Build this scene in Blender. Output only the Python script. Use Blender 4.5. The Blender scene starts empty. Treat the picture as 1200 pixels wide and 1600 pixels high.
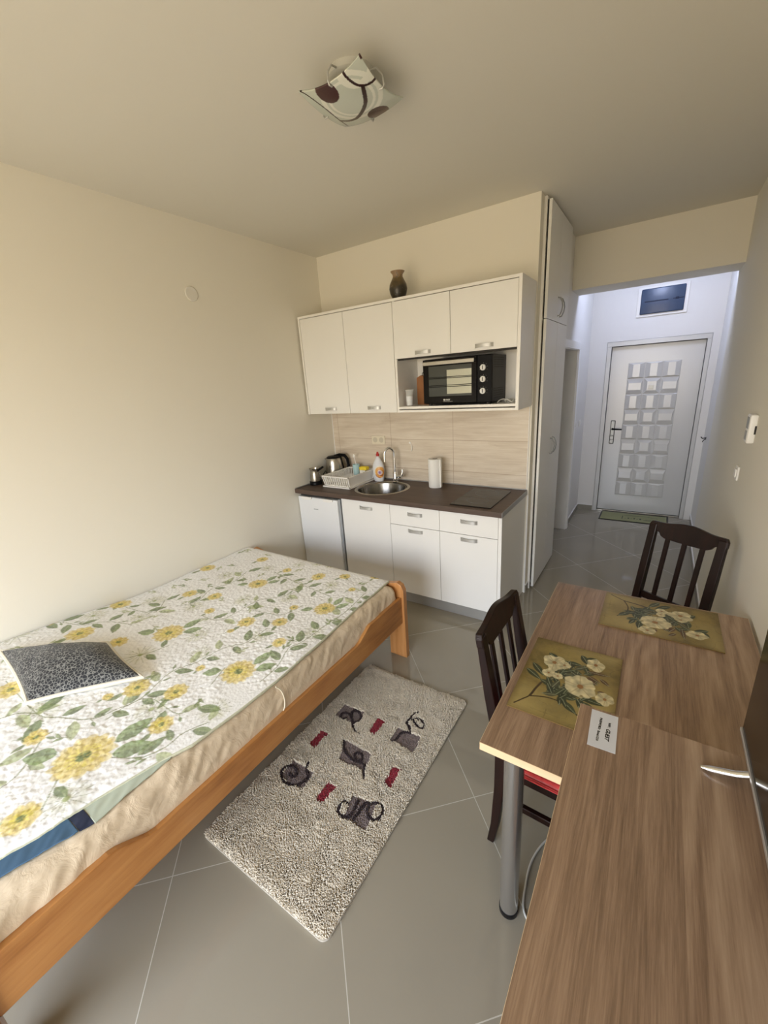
import bpy, bmesh, math, random
import numpy as np
from mathutils import Vector, Matrix
PI = math.pi
scn = bpy.context.scene
COL = scn.collection
random.seed(7)

# ------------------------------------------------------------------ materials
class NT:
    def __init__(s, name):
        s.m = bpy.data.materials.new(name); s.m.use_nodes = True
        s.t = s.m.node_tree; s.n = s.t.nodes; s.l = s.t.links
        s.b = s.n['Principled BSDF']
    def node(s, typ, ins=None, **kw):
        o = s.n.new(typ)
        for k, v in kw.items(): setattr(o, k, v)
        for k, v in (ins or {}).items():
            if isinstance(v, bpy.types.NodeSocket): s.l.new(v, o.inputs[k])
            else: o.inputs[k].default_value = v
        return o
    def math(s, op, a, b=0.0, c=None):
        d = {0: a, 1: b}
        if c is not None: d[2] = c
        return s.node('ShaderNodeMath', d, operation=op).outputs[0]
    def mix(s, f, a, b, blend='MIX'):
        o = s.node('ShaderNodeMix', data_type='RGBA', blend_type=blend)
        for k, v in ((0, f), (6, a), (7, b)):
            if isinstance(v, bpy.types.NodeSocket): s.l.new(v, o.inputs[k])
            else: o.inputs[k].default_value = v if k == 0 else (*v[:3], 1)
        return o.outputs[2]
    def pos(s, scale=(1, 1, 1), rot=(0, 0, 0)):
        g = s.node('ShaderNodeNewGeometry').outputs['Position']
        return s.node('ShaderNodeMapping', {'Vector': g, 'Scale': scale, 'Rotation': rot}).outputs[0]
    def obj(s, scale=(1, 1, 1), rot=(0, 0, 0)):
        g = s.node('ShaderNodeTexCoord').outputs['Object']
        return s.node('ShaderNodeMapping', {'Vector': g, 'Scale': scale, 'Rotation': rot}).outputs[0]
    def noise(s, v, scale, detail=3, rough=.5, dist=0.0):
        return s.node('ShaderNodeTexNoise', {'Vector': v, 'Scale': scale, 'Detail': detail, 'Roughness': rough, 'Distortion': dist}).outputs[0]
    def ramp(s, f, stops):
        r = s.node('ShaderNodeValToRGB', {0: f})
        e = r.color_ramp.elements
        while len(e) < len(stops): e.new(0.5)
        for i, (p, c) in enumerate(stops):
            e[i].position = p; e[i].color = (*c[:3], 1)
        return r.outputs[0]
    def bump(s, h, strength, dist=.002):
        o = s.node('ShaderNodeBump', {'Height': h, 'Strength': strength, 'Distance': dist}).outputs[0]
        s.l.new(o, s.b.inputs['Normal'])
    def set(s, **kw):
        for k, v in kw.items():
            k = k.replace('_', ' ')
            i = s.b.inputs[k]
            if isinstance(v, bpy.types.NodeSocket): s.l.new(v, i)
            elif isinstance(v, tuple): i.default_value = (*v[:3], 1)
            else: i.default_value = v
        return s

def srgb(r, g, b):
    f = lambda c: ((c / 255 + .055) / 1.055) ** 2.4 if c > 10 else c / 255 / 12.92
    return (f(r), f(g), f(b))

def plain(name, col, rough=.5, metal=0.0, var=.03, vscale=8, bump=0.0, bscale=200, **kw):
    n = NT(name)
    f = n.noise(n.obj(), vscale, 3)
    c = n.mix(f, tuple(x * (1 - var) for x in col), tuple(min(1, x * (1 + var)) for x in col))
    n.set(Base_Color=c, Roughness=rough, Metallic=metal, **kw)
    if bump: n.bump(n.noise(n.obj(), bscale, 2), bump, .001)
    return n.m

M = {}
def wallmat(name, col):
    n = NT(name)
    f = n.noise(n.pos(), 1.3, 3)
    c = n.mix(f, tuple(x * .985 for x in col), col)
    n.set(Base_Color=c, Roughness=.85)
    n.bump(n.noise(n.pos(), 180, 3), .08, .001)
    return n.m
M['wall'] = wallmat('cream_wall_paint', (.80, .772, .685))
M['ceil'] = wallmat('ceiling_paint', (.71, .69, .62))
M['hall'] = wallmat('hall_wall_paint', (.80, .79, .77))
M['white_plastic'] = plain('white_plastic', (.86, .85, .82), .35)
M['cab'] = plain('white_cabinet_laminate', (.82, .82, .80), .38, var=.012, bump=.03, bscale=300)
M['cab_edge'] = plain('white_edge_band', (.84, .83, .80), .35)
M['dark_gap'] = plain('dark_gap', (.03, .028, .025), .8)
M['fridge'] = plain('white_enamel', (.80, .82, .84), .3, var=.01)
M['grey_side'] = plain('grey_metal_side', (.35, .37, .39), .45)
M['steel'] = plain('brushed_steel', (.46, .44, .40), .24, 1.0, var=.06, vscale=30)
M['chrome'] = plain('chrome', (.78, .78, .78), .09, 1.0)
M['leg_chrome'] = plain('leg_chrome', (.50, .50, .50), .22, .9)
M['handle'] = plain('satin_nickel_handle', (.52, .52, .50), .42, .5)
M['black'] = plain('black_plastic', (.006, .006, .007), .32, Specular_IOR_Level=.10)
M['black_gloss'] = plain('black_gloss', (.005, .004, .004), .10, Specular_IOR_Level=.16)
M['hob'] = plain('black_ceramic_glass', (.012, .011, .010), .05, Specular_IOR_Level=.18)
M['plinth'] = plain('aluminium_plinth', (.42, .42, .41), .38, .55, var=.05)
M['alu'] = plain('aluminium_strip', (.45, .45, .45), .35, .6)
M['red'] = plain('red_plastic', (.45, .03, .025), .4)
M['yellow'] = plain('yellow_sponge', (.80, .62, .04), .9, bump=.5, bscale=400)
M['pale_blue'] = plain('pale_blue_plastic', (.42, .62, .66), .5)
M['paper'] = plain('white_paper', (.74, .76, .80), .8)
M['towel'] = plain('paper_towel', (.80, .80, .78), .95, bump=.5, bscale=260)
M['ink'] = plain('black_ink', (.01, .01, .01), .7)
M['upvc'] = plain('white_upvc', (.85, .85, .85), .3)
M['board'] = plain('cutting_board_wood', (.30, .12, .035), .5, var=.25, vscale=14)
M['cord'] = plain('cream_cord', (.80, .72, .55), .8)
M['cable'] = plain('grey_white_cable', (.55, .55, .52), .5)
M['rubber'] = plain('black_rubber', (.02, .02, .02), .6)
M['mint'] = plain('pale_mint_satin', (.44, .49, .40), .45, var=.08, vscale=20)
M['blue'] = plain('blue_cotton', (.050, .115, .20), .75, var=.15, vscale=12)
M['navy'] = plain('navy_cotton', (.012, .02, .05), .8)
M['red_knit'] = None

def wood(name, c1, c2, c3, axis='y', scale=1.0, rough=.45, planks=0.0, cath=.5, bump=.12, coat=0.0, figure=7.0, spec=.5):
    """straight-grained wood running along one object axis, with pores and arched figure"""
    n = NT(name)
    st = {'y': (1, .07, 1), 'x': (.07, 1, 1), 'z': (1, 1, .07)}[axis]
    st2 = {'y': (1, .35, 1), 'x': (.35, 1, 1), 'z': (1, 1, .35)}[axis]
    fine = n.noise(n.obj(tuple(s * scale for s in st)), 70, 6, .65)
    mid = n.noise(n.obj(tuple(s * scale for s in st)), 14, 4, .6, .3)
    w = n.node('ShaderNodeTexWave', {'Vector': n.obj(tuple(s * scale for s in st2)), 'Scale': figure, 'Distortion': 5.5, 'Detail': 3.0, 'Detail Scale': .9, 'Detail Roughness': .55}, wave_type='BANDS', bands_direction={'y': 'X', 'x': 'Y', 'z': 'X'}[axis]).outputs[1]
    f = n.math('ADD', n.math('MULTIPLY', mid, .62), n.math('MULTIPLY', w, .22 * cath))
    f = n.math('ADD', f, n.math('MULTIPLY', fine, .30))
    c = n.ramp(f, [(.28, c3), (.50, c2), (.74, c1)])
    if planks:
        xx = n.node('ShaderNodeSeparateXYZ', {0: n.obj()}).outputs[{'y': 0, 'x': 1, 'z': 0}[axis]]
        fl = n.math('FLOOR', n.math('DIVIDE', xx, planks))
        wn = n.node('ShaderNodeTexWhiteNoise', {'W': fl}, noise_dimensions='1D').outputs[0]
        c = n.mix(n.math('MULTIPLY', wn, .22), c, tuple(x * .55 for x in c2))
    n.set(Base_Color=c, Roughness=rough, Coat_Weight=coat, Specular_IOR_Level=spec)
    n.bump(fine, bump, .001)
    return n.m
def oak():
    n = NT('sonoma_oak_laminate')
    fine = n.noise(n.obj((1, .03, 1)), 260, 4, .75)
    mid = n.noise(n.obj((1, .05, 1)), 62, 5, .66, .5)
    big = n.noise(n.obj((1, .12, 1)), 9, 3, .5, .8)
    w = n.node('ShaderNodeTexWave', {'Vector': n.obj((1, .16, 1)), 'Scale': 5.0, 'Distortion': 14.0, 'Detail': 3.0, 'Detail Scale': 1.4, 'Detail Roughness': .6}, wave_type='BANDS', bands_direction='X').outputs[1]
    xx = n.node('ShaderNodeSeparateXYZ', {0: n.obj()}).outputs[0]
    fl = n.math('FLOOR', n.math('DIVIDE', n.math('ADD', xx, .031), .093))
    wn = n.node('ShaderNodeTexWhiteNoise', {'W': fl}, noise_dimensions='1D').outputs[0]
    wv = n.math('MULTIPLY', n.math('MULTIPLY', w, .15), n.math('GREATER_THAN', wn, .35))
    f = n.math('ADD', n.math('MULTIPLY', mid, .42), n.math('ADD', wv, n.math('MULTIPLY', big, .18)))
    f = n.math('ADD', f, n.math('MULTIPLY', fine, .36))
    c = n.ramp(f, [(.34, srgb(106, 83, 63)), (.49, srgb(150, 122, 98)), (.60, srgb(172, 144, 118)), (.76, srgb(192, 166, 139))])
    c = n.mix(n.math('MULTIPLY', wn, .20), c, srgb(112, 86, 65))
    n.set(Base_Color=c, Roughness=.34, Specular_IOR_Level=.65)
    n.bump(fine, .25, .001)
    return n.m
M['oak'] = oak()
M['oak_edge'] = wood('light_oak_edge', srgb(232, 212, 178), srgb(222, 198, 160), srgb(205, 178, 140), 'x', 1, .5)
M['beech'] = wood('lacquered_beech', srgb(192, 138, 80), srgb(170, 114, 60), srgb(128, 80, 38), 'y', 1.3, .38, cath=.7, coat=.15)
M['beech_post'] = wood('lacquered_beech_post', srgb(198, 147, 94), srgb(187, 132, 79), srgb(166, 111, 61), 'z', 1.3, .38, cath=.7, coat=.15)
M['wenge'] = wood('dark_wenge_laminate', srgb(98, 80, 70), srgb(82, 66, 57), srgb(60, 47, 40), 'x', 1.2, .5, cath=.2)
M['chairwood'] = wood('dark_mahogany_wood', (.024, .0075, .0045), (.012, .0042, .003), (.005, .0022, .0016), 'z', 1, .38, cath=.3, bump=.05, coat=.03, spec=.22)

def floor_mat():
    n = NT('polished_grey_tile')
    p = n.node('ShaderNodeSeparateXYZ', {0: n.node('ShaderNodeNewGeometry').outputs['Position']})
    x, y = p.outputs[0], p.outputs[1]
    P = .866
    def g(v, off):
        t = n.math('DIVIDE', n.math('SUBTRACT', v, off), P)
        fr = n.math('ABSOLUTE', n.math('SUBTRACT', t, n.math('ROUND', t)))
        return n.math('LESS_THAN', fr, .0024)
    gr = n.math('MAXIMUM', g(n.math('ADD', x, y), .312), g(n.math('SUBTRACT', x, y), 4.04))
    f = n.noise(n.pos(), 2.2, 4)
    c = n.mix(f, srgb(145, 138, 123), srgb(153, 146, 130))
    c = n.mix(gr, c, srgb(190, 186, 174))
    n.set(Base_Color=c, Roughness=n.math('ADD', n.math('MULTIPLY', gr, .5), .06), IOR=1.52)
    n.bump(n.noise(n.pos(), 5, 2), .03, .002)
    return n.m
M['floor'] = floor_mat()
M['skirt'] = plain('grey_tile_skirting', srgb(145, 141, 129), .2)

def tile_mat():
    n = NT('travertine_look_wall_tile')
    v = n.pos((.55, 1, 3.2))
    a = n.noise(v, 4.5, 5, .6, .6)
    b = n.noise(n.pos((.3, 1, 12)), 9, 4, .6, .4)
    f = n.math('ADD', n.math('MULTIPLY', a, .65), n.math('MULTIPLY', b, .4))
    c = n.ramp(f, [(.30, srgb(188, 172, 153)), (.52, srgb(211, 199, 182)), (.72, srgb(226, 217, 203))])
    p = n.node('ShaderNodeSeparateXYZ', {0: n.node('ShaderNodeNewGeometry').outputs['Position']})
    def g(v, off, per, w):
        t = n.math('DIVIDE', n.math('SUBTRACT', v, off), per)
        fr = n.math('ABSOLUTE', n.math('SUBTRACT', t, n.math('ROUND', t)))
        return n.math('LESS_THAN', fr, w / per)
    gr = n.math('MAXIMUM', g(p.outputs[0], .067, .601, .0016), g(p.outputs[2], .992, .258, .0016))
    c = n.mix(gr, c, srgb(168, 146, 124))
    n.set(Base_Color=c, Roughness=.28)
    return n.m
M['tile'] = tile_mat()

def attr_mat(name, rough=.9, bump='', bs=60, bstr=.6, sheen=0.0, bd=.002):
    n = NT(name)
    a = n.node('ShaderNodeAttribute', attribute_name='Col').outputs[0]
    n.set(Base_Color=a, Roughness=rough, Sheen_Weight=sheen)
    if bump == 'voronoi':
        v = n.node('ShaderNodeTexVoronoi', {'Vector': n.obj(), 'Scale': bs}, feature='SMOOTH_F1').outputs[0]
        n.bump(n.math('SUBTRACT', 1.0, v), bstr, bd)
    elif bump == 'noise':
        n.bump(n.noise(n.obj(), bs, 3), bstr, bd)
    return n.m
M['quilt'] = attr_mat('quilted_floral_cotton', .9, 'voronoi', 105, .38, .1, .003)
M['rugpile'] = attr_mat('shaggy_rug_pile', 1.0, '', sheen=.3)
M['matprint'] = attr_mat('printed_cork_placemat', .38, 'noise', 40, .05)
M['lampglass'] = attr_mat('patterned_lamp_glass', .22)
n = NT('ivory_fitted_sheet')
w1 = n.noise(n.obj((1, .5, 1)), 9, 4, .6, .8)
n.set(Base_Color=n.mix(w1, (.60, .48, .33), (.69, .57, .41)), Roughness=.85, Sheen_Weight=.2)
n.bump(n.noise(n.obj((1, .6, .35)), 26, 4, .6, 1.2), .55, .008)
M['sheet'] = n.m
n = NT('red_chunky_knit')
wv = n.node('ShaderNodeTexWave', {'Vector': n.obj(), 'Scale': 45.0, 'Distortion': 2.0, 'Detail': 1.0}, bands_direction='Y').outputs[1]
n.set(Base_Color=n.mix(wv, (.34, .015, .015), (.62, .05, .045)), Roughness=.9, Sheen_Weight=.4)
n.bump(wv, .8, .003)
M['red_knit'] = n.m
n = NT('leopard_print_velour')
vo = n.node('ShaderNodeTexVoronoi', {'Vector': n.obj((1, 1, 1)), 'Scale': 78.0}, feature='DISTANCE_TO_EDGE').outputs[0]
cc = n.ramp(n.math('ADD', vo, n.math('MULTIPLY', n.math('SUBTRACT', n.noise(n.obj(), 70, 3), .5), .25)), [(.03, (.20, .20, .185)), (.11, (.007, .008, .012)), (.6, (.004, .004, .007))])
n.set(Base_Color=cc, Roughness=.75, Sheen_Weight=.25)
M['leopard'] = n.m
M['pillow_back'] = plain('cream_satin', (.72, .68, .58), .5, bump=.3, bscale=90)
n = NT('decorated_ceramic')
p = n.node('ShaderNodeSeparateXYZ', {0: n.obj()}).outputs[2]
f = n.math('ADD', n.math('MULTIPLY', p, 4.6), n.math('MULTIPLY', n.noise(n.obj(), 22, 4, .6), .55))
cc = n.ramp(f, [(.30, (.020, .016, .010)), (.62, (.032, .026, .018)), (.95, (.16, .11, .045)), (1.0, (.28, .19, .11))])
cc = n.mix(n.math('GREATER_THAN', n.noise(n.obj(), 45, 2), .66), cc, (.13, .12, .10))
n.set(Base_Color=cc, Roughness=.3)
M['vase'] = n.m
n = NT('clear_glass')
n.set(Base_Color=(.85, .88, .88), Roughness=.05, Alpha=.22)
M['glass'] = n.m
n = NT('oven_door_glass')
n.set(Base_Color=(.045, .05, .045), Roughness=.08)
M['ovenglass'] = n.m
n = NT('oven_reflective_tray')
n.set(Base_Color=(.42, .42, .34), Roughness=.4, Metallic=.6)
M['oventray'] = n.m
n = NT('tinted_blue_cover')
n.set(Base_Color=n.mix(n.noise(n.obj(), 20, 2), (.030, .055, .11), (.04, .07, .14)), Roughness=.3)
M['bluecover'] = n.m
n = NT('door_grey_white_enamel')
n.set(Base_Color=(.62, .62, .61), Roughness=.24, Metallic=.05)
M['doorleaf'] = n.m
n = NT('hall_lamp_glow')
n.set(Base_Color=(.8, .85, 1), Roughness=.4, Emission_Color=(.62, .70, 1.0), Emission_Strength=1.0)
M['hall_glow'] = n.m
n = NT('doormat_weave')
n.set(Base_Color=n.mix(n.noise(n.obj(), 90, 2), srgb(140, 142, 104), srgb(158, 160, 122)), Roughness=.95)
n.bump(n.noise(n.obj(), 300, 2), .6, .002)
M['doormat'] = n.m
n = NT('screen_panel')
n.set(Base_Color=(.010, .007, .005), Roughness=.12, Specular_IOR_Level=.22)
M['screen'] = n.m

# ------------------------------------------------------------------ mesh builder
class MB:
    def __init__(s): s.v = []; s.f = []; s.fm = []; s.mi = 0
    def add(s, vs, fs):
        o = len(s.v); s.v += [tuple(v) for v in vs]
        s.f += [tuple(i + o for i in f) for f in fs]; s.fm += [s.mi] * len(fs)
        return s
    def box(s, x0, x1, y0, y1, z0, z1, bev=0.0, seg=2, mat=None):
        if bev <= 0:
            vs = [(x, y, z) for x in (x0, x1) for y in (y0, y1) for z in (z0, z1)]
            fs = [(0, 1, 3, 2), (4, 6, 7, 5), (0, 4, 5, 1), (2, 3, 7, 6), (0, 2, 6, 4), (1, 5, 7, 3)]
            if mat: vs = [tuple(mat @ Vector(v)) for v in vs]
            return s.add(vs, fs)
        bm = bmesh.new(); bmesh.ops.create_cube(bm, size=1)
        for v in bm.verts:
            v.co = Vector(((x0 + x1) / 2 + v.co.x * (x1 - x0), (y0 + y1) / 2 + v.co.y * (y1 - y0), (z0 + z1) / 2 + v.co.z * (z1 - z0)))
        bmesh.ops.bevel(bm, geom=list(bm.edges), offset=bev, segments=seg, affect='EDGES', profile=.5)
        return s.frombm(bm, mat)
    def frombm(s, bm, mat=None):
        bm.verts.index_update()
        vs = [tuple(mat @ v.co) if mat else tuple(v.co) for v in bm.verts]
        s.add(vs, [tuple(v.index for v in f.verts) for f in bm.faces]); bm.free(); return s
    def prism(s, pts, axis, a, b):
        """extrude a 2-D outline along an axis between a and b; the outline gives the other two axes in order"""
        n = len(pts)
        def mk(p, t):
            return {'x': (t, p[0], p[1]), 'y': (p[0], t, p[1]), 'z': (p[0], p[1], t)}[axis]
        vs = [mk(p, a) for p in pts] + [mk(p, b) for p in pts]
        fs = [tuple(range(n))[::-1], tuple(range(n, 2 * n))] + [(i, (i + 1) % n, n + (i + 1) % n, n + i) for i in range(n)]
        return s.add(vs, fs)
    def lathe(s, prof, c=(0, 0, 0), n=32, sx=1, sy=1, cap=True):
        vs = []; fs = []
        for r, z in prof:
            for k in range(n):
                a = 2 * PI * k / n; vs.append((c[0] + r * sx * math.cos(a), c[1] + r * sy * math.sin(a), c[2] + z))
        m = len(prof)
        for j in range(m - 1):
            for k in range(n):
                k2 = (k + 1) % n; fs.append((j * n + k, j * n + k2, (j + 1) * n + k2, (j + 1) * n + k))
        if cap:
            fs.append(tuple(range(n))[::-1]); fs.append(tuple((m - 1) * n + k for k in range(n)))
        return s.add(vs, fs)
    def tube(s, pts, r, n=10, cap=True, rect=None):
        """sweep a circle (or rect=(w,h)) along a polyline; r may be a list"""
        P = [Vector(p) for p in pts]; m = len(P); vs = []; fs = []
        rs = r if isinstance(r, (list, tuple)) else [r] * m
        T = [(P[min(i + 1, m - 1)] - P[max(i - 1, 0)]).normalized() for i in range(m)]
        up = Vector((0, 0, 1))
        if abs(T[0].dot(up)) > .95: up = Vector((0, 1, 0))
        N = (up - T[0] * up.dot(T[0])).normalized()
        for i in range(m):
            N = (N - T[i] * N.dot(T[i])).normalized(); B = T[i].cross(N)
            if rect:
                w, h = rect[0] / 2, rect[1] / 2
                for a, b in ((w, h), (-w, h), (-w, -h), (w, -h)): vs.append(tuple(P[i] + B * a + N * b))
            else:
                for k in range(n):
                    a = 2 * PI * k / n; vs.append(tuple(P[i] + (N * math.cos(a) + B * math.sin(a)) * rs[i]))
        q = 4 if rect else n
        for i in range(m - 1):
            for k in range(q):
                k2 = (k + 1) % q; fs.append((i * q + k, i * q + k2, (i + 1) * q + k2, (i + 1) * q + k))
        if cap: fs.append(tuple(range(q))[::-1]); fs.append(tuple((m - 1) * q + k for k in range(q)))
        return s.add(vs, fs)
    def build(s, name, mat, parent=None, smooth=False, org=None, bevel=0, subsurf=0, struct=False):
        me = bpy.data.meshes.new(name)
        if parent is not None:
            off = Vector((0, 0, 0)); p = parent
            while p is not None: off += p.location; p = p.parent
            loc = Vector((0, 0, 0))
        else:
            if org is None:
                xs = [v[0] for v in s.v]; ys = [v[1] for v in s.v]; zs = [v[2] for v in s.v]
                org = (0, 0, 0) if struct else ((min(xs) + max(xs)) / 2, (min(ys) + max(ys)) / 2, min(zs))
            off = Vector(org); loc = off
        me.from_pydata([tuple(Vector(v) - off) for v in s.v], [], s.f); 
        mats = mat if isinstance(mat, (list, tuple)) else [mat]
        for m in mats: me.materials.append(m)
        if len(mats) > 1:
            for p_, i in zip(me.polygons, s.fm): p_.material_index = i
        bm = bmesh.new(); bm.from_mesh(me); bmesh.ops.recalc_face_normals(bm, faces=bm.faces); bm.to_mesh(me); bm.free()
        me.validate()
        if smooth:
            for p_ in me.polygons: p_.use_smooth = True
            try: me.set_sharp_from_angle(angle=math.radians(38))
            except Exception: pass
        o = bpy.data.objects.new(name, me); COL.objects.link(o)
        o.location = loc
        if parent is not None: o.parent = parent
        if bevel:
            b = o.modifiers.new('bevel', 'BEVEL'); b.width = bevel; b.segments = 2; b.limit_method = 'ANGLE'
        if subsurf:
            b = o.modifiers.new('sub', 'SUBSURF'); b.levels = subsurf; b.render_levels = subsurf
        return o

def tag(o, label, cat, group=None, kind=None):
    o['label'] = label; o['category'] = cat
    if group: o['group'] = group
    if kind: o['kind'] = kind
    return o
def thing(name, loc, label, cat, group=None):
    o = bpy.data.objects.new(name, None); COL.objects.link(o); o.location = loc
    o.empty_display_size = .05
    return tag(o, label, cat, group)
def struct(name, mb, mat, **kw):
    o = mb.build(name, mat, None, struct=True, **kw); o['kind'] = 'structure'; return o
def grid_mesh(name, X, Y, Z, mat, parent=None, col=None, org=(0, 0, 0), smooth=True, solid=0.0):
    """X,Y,Z arrays of shape (n,m) -> one surface; col (n,m,3) painted as the cloth's own print"""
    nn, mm = X.shape
    V = np.stack([X - org[0], Y - org[1], Z - org[2]], -1).reshape(-1, 3)
    I = np.arange(nn * mm).reshape(nn, mm)
    F = np.stack([I[:-1, :-1], I[1:, :-1], I[1:, 1:], I[:-1, 1:]], -1).reshape(-1, 4)
    me = bpy.data.meshes.new(name)
    me.vertices.add(len(V)); me.vertices.foreach_set('co', V.astype(np.float32).ravel())
    me.loops.add(F.size); me.loops.foreach_set('vertex_index', F.astype(np.int32).ravel())
    me.polygons.add(len(F)); me.polygons.foreach_set('loop_start', np.arange(0, F.size, 4, dtype=np.int32))
    me.update(calc_edges=True); me.validate()
    if smooth: me.polygons.foreach_set('use_smooth', np.ones(len(F), dtype=bool))
    if col is not None:
        a = me.color_attributes.new('Col', 'FLOAT_COLOR', 'POINT')
        c = np.ones((nn * mm, 4), dtype=np.float32); c[:, :3] = col.reshape(-1, 3); a.data.foreach_set('color', c.ravel())
    me.materials.append(mat)
    o = bpy.data.objects.new(name, me); COL.objects.link(o)
    if parent is not None: o.parent = parent
    else: o.location = org
    if solid:
        s = o.modifiers.new('solid', 'SOLIDIFY'); s.thickness = solid; s.offset = -1
    return o

# print-painting helpers (work on arrays of positions, in metres on the cloth)
def smooth_noise(X, Y, cell, seed):
    rng = np.random.RandomState(seed); T = rng.rand(64, 64)
    x = X / cell; y = Y / cell; xi = np.floor(x).astype(int); yi = np.floor(y).astype(int)
    fx = x - xi; fy = y - yi; fx = fx * fx * (3 - 2 * fx); fy = fy * fy * (3 - 2 * fy)
    g = lambda a, b: T[a % 64, b % 64]
    return (g(xi, yi) * (1 - fx) + g(xi + 1, yi) * fx) * (1 - fy) + (g(xi, yi + 1) * (1 - fx) + g(xi + 1, yi + 1) * fx) * fy
def seg_dist(X, Y, a, b):
    dx, dy = b[0] - a[0], b[1] - a[1]; L = dx * dx + dy * dy + 1e-12
    t = np.clip(((X - a[0]) * dx + (Y - a[1]) * dy) / L, 0, 1)
    return np.hypot(X - a[0] - t * dx, Y - a[1] - t * dy), t
def blend(C, m, col):
    m = np.clip(m, 0, 1)[..., None]; C[:] = C * (1 - m) + np.array(col) * m
def local(X, Y, cx, cy, R):
    """index window around a spot, to keep painting quick"""
    m = (np.abs(X - cx) < R) & (np.abs(Y - cy) < R)
    if not m.any(): return None
    i = np.where(m.any(1))[0]; j = np.where(m.any(0))[0]
    return slice(i[0], i[-1] + 1), slice(j[0], j[-1] + 1)
def poly_mask(X, Y, P):
    m = np.zeros(X.shape, bool); n = len(P)
    for i in range(n):
        (x1, y1), (x2, y2) = P[i], P[(i + 1) % n]
        if y1 == y2: continue
        c = ((y1 > Y) != (y2 > Y)) & (X < (x2 - x1) * (Y - y1) / (y2 - y1) + x1); m ^= c
    return m
def curve_pts(P, k=8):
    """Catmull-Rom through the points"""
    P = [Vector((*p, 0)[:3]) for p in P]; out = []
    for i in range(len(P) - 1):
        a = P[max(i - 1, 0)]; b = P[i]; c = P[i + 1]; d = P[min(i + 2, len(P) - 1)]
        for t in np.linspace(0, 1, k, endpoint=False):
            out.append(.5 * ((2 * b) + (c - a) * t + (2 * a - 5 * b + 4 * c - d) * t * t + (3 * b - a - 3 * c + d) * t ** 3))
    out.append(P[-1]); return out
RUG={'sq':[[[1.354,-1.731],[1.491,-1.722],[1.491,-1.815],[1.356,-1.825]],[[1.701,-1.719],[1.839,-1.717],[1.845,-1.813],[1.706,-1.811]],[[1.514,-1.921],[1.677,-1.921],[1.7,-2.015],[1.548,-2.026]],[[1.363,-2.142],[1.501,-2.138],[1.504,-2.235],[1.368,-2.232]],[[1.717,-2.134],[1.832,-2.113],[1.857,-2.227],[1.744,-2.226]]],'red':[[[1.361,-1.933],[1.408,-1.932],[1.405,-2.04],[1.363,-2.036]],[[1.576,-1.715],[1.624,-1.723],[1.624,-1.819],[1.587,-1.82]],[[1.801,-1.928],[1.844,-1.92],[1.85,-2.023],[1.809,-2.023]],[[1.584,-2.143],[1.639,-2.138],[1.629,-2.232],[1.591,-2.233]]],'curl':[[[1.421,-1.803],[1.413,-1.818],[1.393,-1.813],[1.382,-1.797],[1.391,-1.778],[1.416,-1.772],[1.444,-1.784],[1.474,-1.811],[1.497,-1.835],[1.523,-1.851],[1.55,-1.851]],[[1.474,-1.811],[1.494,-1.794],[1.492,-1.763],[1.467,-1.738],[1.436,-1.735],[1.426,-1.754],[1.443,-1.779],[1.474,-1.811]],[[1.724,-1.811],[1.732,-1.777],[1.731,-1.748],[1.749,-1.723],[1.775,-1.718],[1.755,-1.689],[1.726,-1.669],[1.728,-1.635],[1.733,-1.599],[1.748,-1.583]],[[1.737,-1.636],[1.772,-1.653],[1.808,-1.667],[1.815,-1.645],[1.792,-1.621],[1.759,-1.623],[1.746,-1.636]],[[1.507,-1.925],[1.531,-1.959],[1.576,-1.983],[1.608,-1.992],[1.638,-1.987],[1.678,-1.986],[1.697,-2.017],[1.717,-2.042]],[[1.636,-1.984],[1.647,-1.965],[1.633,-1.946],[1.609,-1.948],[1.605,-1.967],[1.623,-1.979]],[[1.397,-2.199],[1.416,-2.204],[1.433,-2.194],[1.415,-2.171],[1.382,-2.165],[1.355,-2.185],[1.361,-2.219],[1.389,-2.24],[1.43,-2.24],[1.469,-2.225],[1.484,-2.197],[1.484,-2.164],[1.451,-2.143],[1.43,-2.107]],[[1.724,-2.177],[1.707,-2.175],[1.699,-2.198],[1.709,-2.223],[1.739,-2.229],[1.762,-2.216],[1.765,-2.187],[1.757,-2.146]],[[1.785,-2.212],[1.786,-2.175],[1.791,-2.137],[1.8,-2.125]],[[1.878,-2.164],[1.858,-2.176],[1.829,-2.17],[1.809,-2.147],[1.813,-2.121],[1.84,-2.108],[1.872,-2.124],[1.876,-2.152],[1.867,-2.169]]]}
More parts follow.
